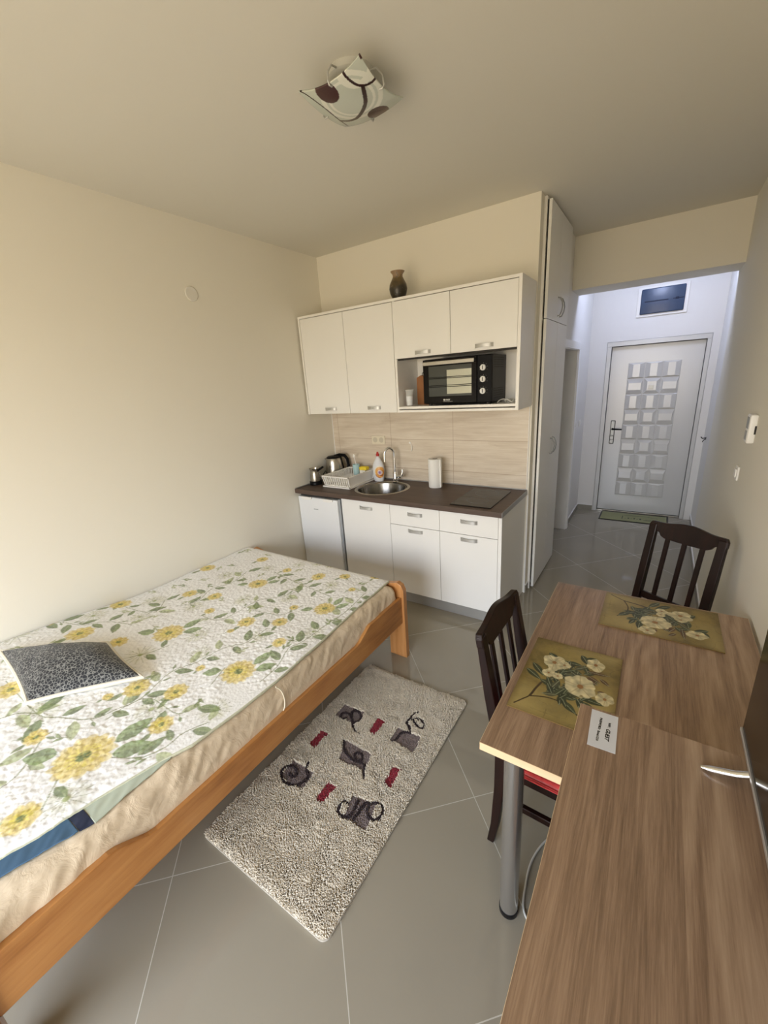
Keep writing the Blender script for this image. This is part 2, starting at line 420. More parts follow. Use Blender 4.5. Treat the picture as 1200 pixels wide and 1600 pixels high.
QUILT={'big':[[1.089,-2.807,0.088],[1.205,-2.233,0.066],[1.2,-1.64,0.055],[0.614,-2.219,0.066],[0.603,-1.61,0.055]],'med':[[1.192,-2.582,0.042],[1.073,-2.451,0.045],[1.213,-1.994,0.033],[0.903,-1.945,0.044],[1.071,-1.858,0.04],[0.9,-1.356,0.045],[0.305,-1.903,0.042],[1.211,-1.398,0.022],[0.312,-1.323,0.04],[0.897,-2.525,0.05],[0.605,-1.969,0.028],[0.622,-1.372,0.03],[0.837,-2.865,0.035],[1.177,-3.01,0.05],[0.247,-2.483,0.06],[0.485,-2.407,0.04],[1.026,-2.304,0.02],[0.846,-2.619,0.02],[0.896,-2.042,0.018],[0.052,-2.198,0.055],[0.471,-2.832,0.05],[0.483,-1.848,0.04],[-0.043,-2.519,0.05],[0.059,-1.609,0.05],[1.029,-1.71,0.025],[1.061,-1.278,0.035],[1.239,-1.191,0.03]],'pale':[[0.684,-1.795,0.05],[0.322,-2.218,0.05],[1.312,-2.43,0.055],[1.079,-2.56,0.06],[0.925,-1.65,0.045],[0.924,-2.237,0.045],[1.079,-1.998,0.05],[0.769,-2.155,0.05],[0.712,-2.808,0.07],[1.3,-1.841,0.05],[1.056,-1.414,0.05],[0.471,-1.413,0.045],[0.678,-2.399,0.06],[-0.009,-2.671,0.08],[0.09,-2.359,0.06],[0.757,-1.214,0.035],[0.191,-2.067,0.06],[0.479,-1.989,0.05],[1.23,-2.909,0.06],[0.283,-1.625,0.05],[0.639,-1.27,0.04]],'vines':[[[0.398,-2.825],[0.71,-2.82],[0.801,-2.779],[0.919,-2.713],[0.947,-2.634],[0.978,-2.551],[0.934,-2.403],[0.971,-2.286],[0.998,-2.15],[1.058,-2.07],[1.058,-1.932]],[[-0.097,-2.734],[-0.06,-2.61],[0.004,-2.502],[0.158,-2.44],[0.23,-2.346],[0.38,-2.286]],[[1.188,-2.755],[1.274,-2.701],[1.308,-2.631],[1.306,-2.561],[1.343,-2.483]],[[1.347,-2.228],[1.336,-2.116],[1.293,-2.008],[1.315,-1.934],[1.317,-1.779],[1.331,-1.618],[1.31,-1.388]],[[0.619,-2.024],[0.737,-2.004],[0.768,-1.886],[0.784,-1.745],[0.869,-1.655],[0.925,-1.53]],[[0.624,-2.919],[0.656,-2.861],[0.71,-2.82]],[[0.97,-2.684],[0.969,-2.589],[1.019,-2.528],[1.189,-2.52],[1.23,-2.454]],[[0.659,-2.439],[0.698,-2.358],[0.722,-2.281]],[[0.379,-2.04],[0.44,-1.941],[0.378,-1.801],[0.422,-1.672],[0.376,-1.52]],[[1.171,-2.349],[1.126,-2.244]],[[0.562,-1.431],[0.814,-1.48],[0.986,-1.5],[1.144,-1.518]],[[0.862,-2.823],[0.866,-2.857],[0.966,-2.95],[0.986,-3.011]],[[1.083,-2.866],[1.145,-2.918],[1.202,-2.965]],[[-0.04,-2.207],[0.158,-2.197],[0.34,-2.147],[0.232,-2.022]],[[1.062,-1.672],[1.021,-1.798],[0.843,-1.847]]]}
MATP={'stem':[[[0.179,-0.126],[0.153,-0.109],[0.125,-0.092],[0.086,-0.084],[0.048,-0.074]],[[0.127,-0.091],[0.116,-0.066],[0.108,-0.038],[0.109,-0.004],[0.12,0.023],[0.141,0.049]]],'leaf':[[[-0.0,-0.132],[0.035,-0.079]],[[-0.04,-0.121],[0.013,-0.073]],[[-0.121,-0.083],[-0.089,-0.043]],[[0.035,-0.079],[0.052,-0.022]],[[0.082,-0.05],[0.052,-0.002]],[[0.076,-0.004],[0.073,0.041]],[[-0.158,0.019],[-0.111,0.048]],[[-0.136,0.037],[-0.161,0.066]],[[-0.094,-0.021],[-0.1,0.028]],[[-0.058,-0.001],[-0.052,0.035]],[[-0.029,-0.031],[-0.025,-0.002]],[[0.06,0.045],[0.064,0.114]],[[0.101,0.001],[0.138,0.045]]],'brown':[[[-0.077,0.045],[-0.084,0.115]],[[-0.055,0.052],[-0.034,0.091]],[[-0.057,0.089],[-0.034,0.117]],[[-0.046,0.036],[-0.02,0.086]],[[0.009,0.087],[0.01,0.115]]],'white':[[-0.074,-0.058,0.048],[-0.075,-0.025,0.027],[-0.124,0.067,0.04],[0.01,0.038,0.062],[-0.011,-0.064,0.025],[0.034,0.111,0.035],[-0.008,-0.034,0.02]]}
# light and exposure
HALL_E = 28.0
EXPO = 0.73
WORLD_S = 6.6
WORLD = [(0.0, (.45, .36, .24)), (.46, (.45, .36, .24)), (.525, (1.0, .96, .89)), (.60, (.95, 1.0, 1.09)), (.72, (.90, 1.04, 1.26)), (1.0, (.58, .70, 1.0))]

# ------------------------------------------------------------------ the room
H = 2.8115; W = 3.058; W2 = 3.09; XK = 1.886; D = 2.496; YB = -4.9
f = MB(); f.box(-.12, 3.3, YB - .2, 2.8, -.06, 0); struct('floor', f, M['floor'])
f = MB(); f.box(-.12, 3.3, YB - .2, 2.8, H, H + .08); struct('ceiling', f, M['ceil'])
f = MB(); f.box(-.12, 0, YB - .2, .12, 0, H); struct('wall_left', f, M['wall'])
f = MB(); f.box(0, XK, 0, .085, 0, H); struct('wall_kitchen', f, M['wall'])
f = MB(); f.box(W, W + .2, YB - .2, 1.534, 0, H); struct('wall_right', f, M['wall'])
f = MB(); f.box(W2, W2 + .168, 1.534, 2.8, 0, H); struct('wall_hall_right', f, M['hall'])
f = MB(); f.box(1.89, W, 1.1775, 1.534, 2.4013, H); struct('wall_beam', f, M['wall'])
# hall left wall with the bathroom doorway (opening y .95-1.66, z 0-2.0)
f = MB()
f.box(1.77, 1.89, .85, .93, 0, H); f.box(1.77, 1.89, .93, 1.66, 1.935, H); f.box(1.77, 1.89, 1.66, 2.62, 0, H)
struct('wall_hall_left', f, M['hall'])
# bathroom beyond the doorway
f = MB(); f.box(.55, .60, .85, 2.3, 0, H); f.box(.60, 1.77, 2.25, 2.30, 0, H); f.box(.60, 1.33, .85, .90, 0, H)
struct('wall_bathroom', f, M['hall'])
# front wall with the entrance door opening (x 2.07-3.023, z 0-2.005)
f = MB()
f.box(1.77, 2.071, D, D + .2, 0, H); f.box(3.023, W2 + .1, D, D + .2, 0, H); f.box(2.071, 3.023, D, D + .2, 2.005, H)
struct('wall_front', f, M['hall'])
# window wall behind the camera
f = MB()
f.box(0, .55, YB - .2, YB, 0, H); f.box(3.0, W, YB - .2, YB, 0, H); f.box(.55, 3.0, YB - .2, YB, 2.30, H)
struct('wall_window', f, M['wall'])
wf = MB()
wf.box(.55, .61, YB - .12, YB - .05, 0, 2.30); wf.box(2.94, 3.0, YB - .12, YB - .05, 0, 2.30)
wf.box(.61, 2.94, YB - .12, YB - .05, 2.24, 2.30); wf.box(.61, 2.94, YB - .12, YB - .05, 0, .04)
wf.box(1.74, 1.81, YB - .12, YB - .05, .04, 2.24)
struct('window_1', wf, M['upvc'])
# skirting (grey tile with a pale joint on top)
def skirt(name, x0, x1, y0, y1):
    f = MB(); f.box(x0, x1, y0, y1, 0, .066); o = struct(name, f, M['skirt'])
    f = MB(); f.box(x0, x1, y0, y1, .066, .072); f.build('joint_strip', M['upvc'], o)
skirt('baseboard_right', W - .009, W, YB, 1.534)
skirt('baseboard_hall_right', W2 - .009, W2, 1.534, D)
skirt('baseboard_left', 0, .009, YB, -.64)
skirt('baseboard_hall_left', 1.89, 1.899, 1.745, D)
skirt('baseboard_front', 1.899, 2.066, D - .009, D)
skirt('baseboard_kitchen_end', XK, XK + .009, .004, .080)
# wall tiles above the worktop and their edge trims
f = MB(); f.box(.004, 1.868, -.007, -.0005, .882, 1.52); struct('trim_1', f, M['tile'])
f = MB(); f.box(.0005, .005, -.011, -.0005, .882, 1.52); f.box(1.868, 1.872, -.009, -.0005, .882, 1.52); struct('trim_2', f, M['upvc'])
f = MB(); f.box(1.8765, XK + .002, -.004, -.0005, 0, .84); struct('trim_3', f, M['upvc'])

# entrance door --------------------------------------------------
d = thing('door_1', (2.55, D + .06, 0), '', ''); del d['label']; del d['category']; d['kind'] = 'structure'
f = MB()
f.box(2.073, 2.117, D + .002, D + .11, 0, 1.955, .003); f.box(2.984, 3.021, D + .002, D + .11, 0, 1.955, .003)
f.box(2.073, 3.021, D + .002, D + .11, 1.9552, 2.003, .003)
f.build('door_frame', M['doorleaf'], d)
f = MB(); f.box(2.117, 2.984, D + .085, D + .105, 0, 1.956); f.build('rebate', M['dark_gap'], d)
f = MB(); f.box(2.117, 2.984, D + .01, D + .10, 0, .018, .003); f.build('threshold', M['steel'], d)
Yd = D + .047
f = MB(); f.box(2.121, 2.980, Yd, Yd + .045, .020, 1.950, .003)
gx0, gx1, gz0, gz1 = 2.300, 2.795, .220, 1.767
nx, nz = 3, 9; cw = (gx1 - gx0) / nx; ch = (gz1 - gz0) / nz
# sunk border line round the pressed field
for a in ((gx0 - .008, gx0, gz0 - .008, gz1 + .008), (gx1, gx1 + .008, gz0 - .008, gz1 + .008), (gx0, gx1, gz0 - .008, gz0), (gx0, gx1, gz1, gz1 + .008)):
    f.box(a[0], a[1], Yd - .004, Yd, a[2], a[3])
for i in range(nx):
    for j in range(nz):
        cx = gx0 + (i + .5) * cw; cz = gz1 - (j + .5) * ch
        tw, th = (cw * .20, ch * .40) if j % 2 == 0 else ((cw * .38, ch * .22) if i != 1 else (cw * .26, ch * .28))
        vs = []; n = 8
        # curved-sided raised block: outer outline -> inner plateau
        def ring(hw, hh, y, bow):
            out = []
            for s_ in range(4):
                for k in range(n):
                    t = -1 + 2 * k / n; b = bow * (1 - t * t)
                    if s_ == 0: out.append((cx + hw * t, y, cz + hh - b * (j % 2 == 0)))
                    elif s_ == 1: out.append((cx + hw - b * (j % 2), y, cz - hh * t))
                    elif s_ == 2: out.append((cx - hw * t, y, cz - hh + b * (j % 2 == 0)))
                    else: out.append((cx - hw + b * (j % 2), y, cz + hh * t))
            return out
        R0 = ring(cw * .49, ch * .49, Yd - .0005, 0); R1 = ring(cw * .47, ch * .47, Yd - .005, .012); R2 = ring(tw, th, Yd - .017, 0)
        m4 = 4 * n
        fs = [(a, (a + 1) % m4, m4 + (a + 1) % m4, m4 + a) for a in range(m4)] + [(m4 + a, m4 + (a + 1) % m4, 2 * m4 + (a + 1) % m4, 2 * m4 + a) for a in range(m4)] + [tuple(range(2 * m4, 3 * m4))]
        f.add(R0 + R1 + R2, fs)
leaf = f.build('door_leaf', M['doorleaf'], d)
f = MB(); f.box(2.181, 2.229, Yd - .010, Yd, .852, 1.128, .004)
pl_ = f.build('handle_plate', M['black'], leaf)
f = MB(); f.box(2.187, 2.223, Yd - .013, Yd - .009, .860, 1.120, .003); f.lathe([(.0, 0), (.013, 0), (.013, .012), (.0, .012)], (2.205, Yd - .02, .90), 16)
f.lathe([(.0, 0), (.013, 0), (.013, .012), (.0, .012)], (2.205, Yd - .02, .945), 16); f.build('lock_cylinder', M['handle'], leaf)
f = MB(); f.tube([(2.205, Yd - .01, 1.030), (2.205, Yd - .045, 1.030), (2.222, Yd - .052, 1.030), (2.305, Yd - .052, 1.026)], [.011, .011, .010, .007], 12); f.build('door_handle', M['black'], leaf, smooth=True)
f = MB(); f.box(2.520, 2.566, Yd - .024, Yd - .014, 1.475, 1.521, .002); f.tube([(2.543, Yd - .020, 1.498), (2.543, Yd - .030, 1.498)], .012, 16); f.build('peephole', M['handle'], leaf)
# bathroom doorway casing
f = MB()
f.box(1.891, 1.914, 1.662, 1.732, 0, 1.925, .003); f.box(1.891, 1.914, .90, 1.732, 1.9252, 1.995, .003)
f.box(1.765, 1.9, 1.645, 1.659, 0, 1.92); f.box(1.765, 1.9, .9451, 1.6449, 1.920, 1.934)
f.box(1.765, 1.9, .931, .945, 0, 1.92)
struct('door_2', f, M['upvc'])

# ------------------------------------------------------------------ handles
def bow_handle(name, x, y, z, L, parent):
    """arched satin pull: flat bow standing off a front that faces -y"""
    f = MB(); n = 14; P = []; w = []
    for k in range(n + 1):
        t = -1 + 2 * k / n; P.append((x + t * L / 2, y - .003 - .020 * (1 - t * t) ** .6, z))
        w.append(.009 + .004 * abs(t))
    vs = []
    for (px, py, pz), h in zip(P, w): vs += [(px, py, pz + h), (px, py, pz - h), (px, py + .005, pz - h), (px, py + .005, pz + h)]
    fs = []
    for k in range(n):
        for q in range(4): fs.append((k * 4 + q, k * 4 + (q + 1) % 4, k * 4 + 4 + (q + 1) % 4, k * 4 + 4 + q))
    fs += [(0, 1, 2, 3), (n * 4 + 3, n * 4 + 2, n * 4 + 1, n * 4)]
    f.add(vs, fs)
    return f.build(name, M['handle'], parent, smooth=True)

# wall cabinets ----------------------------------------------------
UY = -.343; UZ0, UZ1 = 1.508, 2.306
uA = thing('wall_cabinet', (.486, -.17, UZ0), 'white wall cabinet with two tall doors, beside the left wall above the sink', 'cabinet', 'white wall cabinets')
f = MB(); x0, x1 = .018, .9525
f.box(x0, x0 + .018, UY, -.012, UZ0, UZ1 - .018); f.box(x1 - .016, x1, UY + .022, -.012, UZ0, UZ1 - .018)
f.box(x0, x1, UY, -.012, UZ1 - .018, UZ1); f.box(x0 + .018, x1 - .016, UY + .022, -.012, UZ0, UZ0 + .018); f.box(x0 + .018, x1 - .016, -.018, -.012, UZ0 + .018, UZ1 - .018)
f.build('carcass', M['cab_edge'], uA)
f = MB(); f.box(x0 + .018, x1 - .001, UY + .019, UY + .022, UZ0 + .003, UZ1 - .018); f.build('shadow_gap', M['dark_gap'], uA)
for a, b, hx in ((.039, .4935, .287), (.4965, .9515, .739)):
    f = MB(); f.box(a, b, UY + .001, UY + .018, UZ0 + .001, UZ1 - .022, .001, 1); dd = f.build('cabinet_door', M['cab'], uA)
    bow_handle('handle', hx, UY + .001, 1.549, .125, dd)
uB = thing('wall_cabinet', (1.418, -.17, UZ0), 'white wall cabinet with two short doors above an open niche holding the black oven', 'cabinet', 'white wall cabinets')
f = MB(); x0, x1 = .953, 1.882
f.box(x0, x0 + .018, UY + .006, -.012, UZ0, UZ1 - .018); f.box(x1 - .020, x1, UY, -.012, UZ0, UZ1 - .018); f.box(x0, x1, UY, -.012, UZ1 - .018, UZ1)
f.box(x0 + .018, x1 - .02, UY + .03, -.012, 1.898, 1.914)
f.box(x0 + .018, x1 - .02, -.018, -.012, UZ0, UZ1 - .018)
f.build('carcass', M['cab_edge'], uB)
f = MB(); f.box(x0 + .0185, x1 - .0205, UY + .004, -.0185, 1.532, 1.550, .001, 1); f.build('niche_shelf', M['cab_edge'], uB)
f = MB(); f.box(x0 + .002, x1 - .001, UY + .001, -.02, UZ0, 1.524); f.build('bottom_panel', M['cab_edge'], uB)
f = MB(); f.box(x0 + .018, x1 - .02, UY + .022, UY + .0295, 1.884, UZ1 - .018); f.build('shadow_gap', M['dark_gap'], uB)
for a, b, hx in ((.9555, 1.407, 1.193), (1.410, 1.860, 1.647)):
    f = MB(); f.box(a, b, UY + .001, UY + .018, 1.897, UZ1 - .022, .001, 1); dd = f.build('cabinet_door', M['cab'], uB)
    bow_handle('handle', hx, UY + .001, 1.926, .125, dd)

# base units ---------------------------------------------------------
def base_unit(name, x0, x1, label, drawer, end=None):
    r = thing(name, ((x0 + x1) / 2, -.3, .1), label, 'cabinet', 'white base cabinets')
    f = MB(); X1 = end or x1
    f.box(x0, x0 + .016, -.560, -.02, .1, .842); f.box(x1 - .016, x1, -.560, -.02, .1, .842)
    f.box(x0, x1, -.560, -.02, .1, .116); f.box(x0, x1, -.035, -.02, .1, .842)
    if not drawer: pass
    f.build('carcass', M['cab_edge'], r)
    f = MB(); f.box(x0 + .001, x1 - .001, -.5615, -.560, .102, .841); f.build('shadow_gap', M['dark_gap'], r)
    if drawer:
        f = MB(); f.box(x0 + .0015, x1 - .0015, -.580, -.562, .677, .840, .001, 1); q = f.build('drawer', M['cab'], r)
        bow_handle('handle', (x0 + x1) / 2 + .01, -.580, .775, .125, q)
        f = MB(); f.box(x0 + .0015, x1 - .0015, -.580, -.562, .100, .673, .001, 1); q = f.build('cabinet_door', M['cab'], r)
        bow_handle('handle', (x0 + x1) / 2 + .01, -.580, .641, .125, q)
    else:
        f = MB(); f.box(x0 + .0015, x1 - .0015, -.580, -.562, .100, .840, .001, 1); q = f.build('cabinet_door', M['cab'], r)
        bow_handle('handle', (x0 + x1) / 2 + .012, -.580, .777, .125, q)
    if end:
        f = MB(); f.box(x1 + .001, end, -.582, -.005, 0, .842, .001, 1); f.build('side_panel', M['cab'], r)
    return r
base_unit('base_cabinet', .500, .982, 'white base cabinet with one full-height door under the sink, right of the fridge', False)
base_unit('base_cabinet', .982, 1.408, 'white base cabinet with drawer and door, middle one between sink cabinet and hob cabinet', True)
base_unit('base_cabinet', 1.408, 1.843, 'white base cabinet with drawer and door below the black hob, right end', True, 1.868)
f = MB(); f.box(.500, 1.842, -.552, -.535, .001, .0995); tag(f.build('plinth', M['plinth']), 'grey aluminium plinth board under the white base cabinets', 'plinth')

# fridge
fr = thing('small_refrigerator', (.245, -.3, 0), 'small white undercounter refrigerator between the left wall and base cabinets', 'fridge')
f = MB(); f.box(.012, .478, -.53, -.03, .02, .833, .006); f.build('body', M['fridge'], fr)
f = MB(); f.box(.010, .480, -.535, -.04, .823, .840, .003); f.build('top_panel', M['fridge'], fr)
f = MB(); f.box(.463, .482, -.575, -.52, .03, .818); f.build('side_edge', M['grey_side'], fr)
f = MB(); f.box(.008, .462, -.592, -.537, .07, .812, .007, 3); fd = f.build('fridge_door', M['fridge'], fr)
f = MB(); f.box(.015, .46, -.56, -.54, .812, .822); f.build('door_gap', M['dark_gap'], fr)
for a in (.055, .300):
    f = MB(); f.prism([(a, .816), (a + .125, .816), (a + .115, .795), (a + .085, .789), (a + .035, .789), (a + .01, .797)], 'y', -.606, -.590); f.build('door_grip', M['white_plastic'], fd, bevel=.003)
f = MB()
for k in range(7): f.box(.186 + k * .0075, .1915 + k * .0075, -.5932, -.591, .703, .7125 if k % 2 else .711)
f.build('badge', M['grey_side'], fd)
for a in (.03, .40):
    for b in (-.5, -.08):
        f = MB(); f.lathe([(.014, 0), (.018, .003), (.014, .021)], (a + .02, b, .0), 12); f.build('foot', M['black'], fr)

# worktop with a round cut-out for the sink
SX, SY, SR = .748, -.318, .238
f = MB(); T0, T1 = .8432, .880; x0, x1, y0, y1 = .001, 1.875, -.614, -.001
hs = .262
f.box(x0, SX - hs, y0, y1, T0, T1); f.box(SX + hs, x1, y0, y1, T0, T1); f.box(SX - hs, SX + hs, y0, SY - hs, T0, T1); f.box(SX - hs, SX + hs, SY + hs, y1, T0, T1)
nn = 64; vs = []
for z in (T0, T1):
    for k in range(nn):
        a = 2 * PI * k / nn; c_, s_ = math.cos(a), math.sin(a); m_ = hs / max(abs(c_), abs(s_))
        vs.append((SX + c_ * m_, SY + s_ * m_, z)); vs.append((SX + c_ * (SR - .012), SY + s_ * (SR - .012), z))
fs = []
for k in range(nn):
    a, b = 2 * k, 2 * ((k + 1) % nn); o = 2 * nn
    fs += [(a, b, b + 1, a + 1), (o + a, o + a + 1, o + b + 1, o + b), (a + 1, b + 1, o + b + 1, o + a + 1)]
f.add(vs, fs)
wt = f.build('worktop', M['wenge'], org=(.93, -.3, T0)); tag(wt, 'dark brown wood-grain kitchen worktop over the fridge and white base cabinets', 'worktop')
f = MB(); f.box(.0015, 1.872, -.016, -.0085, .8802, .889, .002); f.box(.0015, .010, -.612, -.016, .8802, .889, .002); f.build('upstand_strip', M['alu'], wt)
f = MB(); f.box(1.8752, 1.8775, -.6135, -.0015, .8435, .8797); f.build('end_strip', M['alu'], wt)

# sink
s = thing('round_sink', (SX, SY, .70), 'round stainless steel sink let into the dark worktop', 'sink')
f = MB(); f.lathe([(SR - .026, .178), (SR - .022, .1832), (SR - .005, .1832), (SR, .1805), (SR - .001, .1802), (SR - .026, .1780)], (SX, SY, .70), 64, cap=False)
f.build('rim', M['steel'], s, smooth=True)
f = MB(); R = SR - .038
f.lathe([(R + .012, .1790), (R + .003, .176), (R, .168), (R - .004, .06), (R - .02, .022), (R - .06, .008), (.03, .002), (.0, .001)], (SX, SY - .012, .70), 64, cap=False)
f.build('bowl', plain('sink_bowl_steel', (.26, .25, .235), .22, 1.0), s, smooth=True)
f = MB(); f.lathe([(R + .012, .1792), (R + .03, .1828), (SR - .022, .1832)], (SX, SY, .70), 64, cap=False); f.build('draining_rim', M['steel'], s, smooth=True)
f = MB(); f.lathe([(0, .001), (.035, .001), (.038, .004), (.0, .005)], (SX, SY - .012, .70), 24); f.build('drain', M['chrome'], s)
# mixer tap
t = thing('kitchen_tap', (.752, -.105, .8832), 'tall chrome swan-neck mixer tap at the back of the sink', 'tap')
f = MB(); f.lathe([(.026, 0), (.026, .006), (.021, .012), (.021, .085), (.018, .09), (0, .09)], (.752, -.105, .8832), 24); f.build('tap_body', M['chrome'], t, smooth=True)
P = [(.752, -.105, .97), (.752, -.105, 1.03), (.752, -.105, 1.10)]
for k in range(1, 15):
    a = PI * k / 14; P.append((.752 - (.062) * (1 - math.cos(a)) * .46, -.105 - .062 * (1 - math.cos(a)) * .56, 1.130 + .062 * math.sin(a)))
P.append((P[-1][0], P[-1][1], 1.075))
f = MB(); f.tube(P, .0105, 14); f.build('spout', M['chrome'], t, smooth=True)
f = MB(); f.tube([(.770, -.107, .935), (.822, -.112, .940)], .014, 14); f.tube([(.822, -.112, .942), (.834, -.114, .985), (.832, -.112, 1.003)], [.013, .009, .007], 12); f.build('lever', M['chrome'], t, smooth=True)

# hob
f = MB(); f.box(1.483, 1.781, -.560, -.092, .8805, .8865, .002); hb = f.build('ceramic_hob', M['hob']); tag(hb, 'black glass two-zone hob set in the right end of the worktop', 'hob')
f = MB()
for cy, r in ((-.21, .085), (-.41, .075)):
    f.lathe([(r, .0), (r + .0015, .0), (r + .0015, .0003), (r, .0003)], (1.632, cy, .8866), 40, cap=False)
f.build('zone_ring', M['grey_side'], hb)

# kettle on the counter
k = thing('electric_kettle', (.108, -.172, .8805), 'steel kettle with black handle and lid in the worktop corner', 'kettle')
f = MB(); f.lathe([(.0, 0), (.088, 0), (.088, .018), (.082, .024), (0, .024)], (.108, -.172, .8805), 32); f.build('base', M['black'], k, smooth=True)
f = MB(); f.lathe([(.086, .022), (.087, .04), (.084, .10), (.076, .165), (.069, .200), (.066, .206), (0, .207)], (.108, -.172, .8805), 40)
f.prism([(.028, 1.062), (.012, 1.080), (.050, 1.086)], 'y', -.192, -.152); f.build('body', M['steel'], k, smooth=True)
f = MB(); f.lathe([(.067, .2), (.066, .212), (.050, .224), (0, .228)], (.108, -.172, .8805), 32); f.build('lid', M['black'], k, smooth=True)
def kp(d, z): return (.108 + .60 * d, -.172 + .80 * d, z)
f = MB(); f.tube([kp(.005, 1.100), kp(.06, 1.108), kp(.11, 1.098), kp(.136, 1.060), kp(.143, 1.0), kp(.134, .955), kp(.088, .925)], [.012, .015, .016, .015, .014, .013, .012], 12)
f.tube([kp(.068, 1.10), kp(.078, 1.04), kp(.090, .96), kp(.085, .92)], .010, 10); f.build('kettle_handle', M['black'], k, smooth=True)
# electric coffee pot
k = thing('electric_coffee_pot', (.069, -.405, .8805), 'small steel coffee pot with black base and slanted handle by the left wall', 'coffee pot')
f = MB(); f.lathe([(0, 0), (.056, 0), (.056, .028), (.050, .036), (0, .036)], (.069, -.405, .8805), 28); f.build('base', M['black'], k, smooth=True)
f = MB(); f.lathe([(.050, .034), (.0505, .06), (.046, .10), (.042, .125), (.047, .145), (.050, .150), (.047, .150), (.040, .125), (.04, .09), (0, .085)], (.069, -.405, .8805), 32, cap=False); f.build('body', M['steel'], k, smooth=True)
f = MB(); f.tube([(.112, -.412, 1.010), (.150, -.418, 1.032), (.192, -.424, 1.052)], [.009, .011, .009], 10); f.build('handle', M['black'], k, smooth=True)
f = MB(); P = [(.118, -.392, .90), (.134, -.382, .925), (.142, -.368, .975), (.150, -.350, 1.000), (.152, -.33, .975), (.150, -.315, .93), (.146, -.31, .886)]
f.tube(P, .0035, 8); f.build('power_cord', M['black'], k, smooth=True)

# dish rack
rk = thing('dish_rack', (.335, -.275, .8805), 'white plastic dish drying rack on the worktop left of the sink', 'dish rack')
f = MB(); f.box(.201, .512, -.465, -.060, .8806, .8846, .0015, 1)
for a in ((.201, .208, -.465, -.06), (.505, .512, -.465, -.06), (.201, .512, -.465, -.458), (.201, .512, -.067, -.06)): f.box(*a, .884, .893)
f.build('drip_tray', M['white_plastic'], rk)
f = MB()
bx0, bx1, by0, by1 = .218, .494, -.447, -.085; tx0, tx1, ty0, ty1 = .204, .510, -.474, -.066; zb, zt = .897, .985
f.box(bx0, bx1, by0, by0 + .008, zb - .004, zb + .002); f.box(bx0, bx1, by1 - .008, by1, zb - .004, zb + .002); f.box(bx0, bx0 + .008, by0, by1, zb - .004, zb + .002); f.box(bx1 - .008, bx1, by0, by1, zb - .004, zb + .002)
for a in ((tx0, tx0 + .010, ty0, ty1), (tx1 - .010, tx1, ty0, ty1), (tx0, tx1, ty0, ty0 + .010), (tx0, tx1, ty1 - .010, ty1)): f.box(*a, zt - .010, zt, .002, 1)
nb = 12
for i in range(nb + 1):
    t_ = i / nb; xb = bx0 + (bx1 - bx0) * t_; xt = tx0 + .005 + (tx1 - tx0 - .01) * t_
    f.tube([(xb, by0 + .004, zb), (xt, ty0 + .006, zt - .004)], .001, rect=(.0075, .004)); f.tube([(xb, by1 - .004, zb), (xt, ty1 - .006, zt - .004)], .001, rect=(.009, .004))
nb = 22
for i in range(nb + 1):
    t_ = i / nb; yb = by0 + (by1 - by0) * t_; yt = ty0 + .005 + (ty1 - ty0 - .01) * t_
    for xb, xt in ((bx0 + .004, tx0 + .006), (bx1 - .004, tx1 - .006)):
        if xb < .3: f.tube([(xb, yb, zb), (xt, yt, zt - .004)], .001, rect=(.005, .009))
    if 0 < i < nb: f.tube([(bx0 + .01, yb, zb), (bx0 + .015, yb, zb + .03), (bx1 - .015, yb, zb + .03), (bx1 - .01, yb, zb)], .0018, 6)
# the long side facing the sink is a closed panel
f.add([(bx1 - .002, by0, zb), (bx1 - .002, by1, zb), (tx1 - .004, ty1, zt - .004), (tx1 - .004, ty0, zt - .004), (bx1 - .005, by0, zb), (bx1 - .005, by1, zb), (tx1 - .008, ty1, zt - .004), (tx1 - .008, ty0, zt - .004)],
      [(0, 1, 2, 3), (7, 6, 5, 4), (0, 4, 5, 1), (1, 5, 6, 2), (2, 6, 7, 3), (3, 7, 4, 0)])
f.build('basket', M['white_plastic'], rk)
f = MB(); f.box(.400, .472, -.165, -.078, .899, .905); 
for a in ((.400, .404, -.165, -.078), (.468, .472, -.165, -.078), (.400, .472, -.165, -.161), (.400, .472, -.082, -.078)): f.box(*a, .905, .984)
f.build('cutlery_cup', M['white_plastic'], rk)
f = MB(); f.box(.405, .485, -.178, -.120, .986, 1.016, .009, 3); f.box(.407, .483, -.176, -.122, .9855, .990, .002, 1)
tag(f.build('sponge', M['yellow'], smooth=True), 'yellow sponge lying on the right back corner of the dish rack', 'sponge')
f = MB(); f.lathe([(0, 0), (.028, 0), (.034, .095), (.031, .095), (.026, .004), (0, .004)], (.330, -.115, .929), 24, cap=False)
tag(f.build('plastic_cup', M['pale_blue'], smooth=True), 'pale blue plastic cup standing in the dish rack', 'cup')
f = MB(); f.tube([(.334, -.112, .934), (.320, -.105, 1.03), (.300, -.100, 1.09)], [.0035, .003, .003], 8); f.lathe([(0, 0), (.010, .004), (.011, .02), (.006, .03), (0, .032)], (.298, -.0995, 1.083), 14, sy=.35)
tag(f.build('plastic_spoon', M['white_plastic'], smooth=True), 'white plastic spoon sticking up out of the pale blue cup', 'spoon')

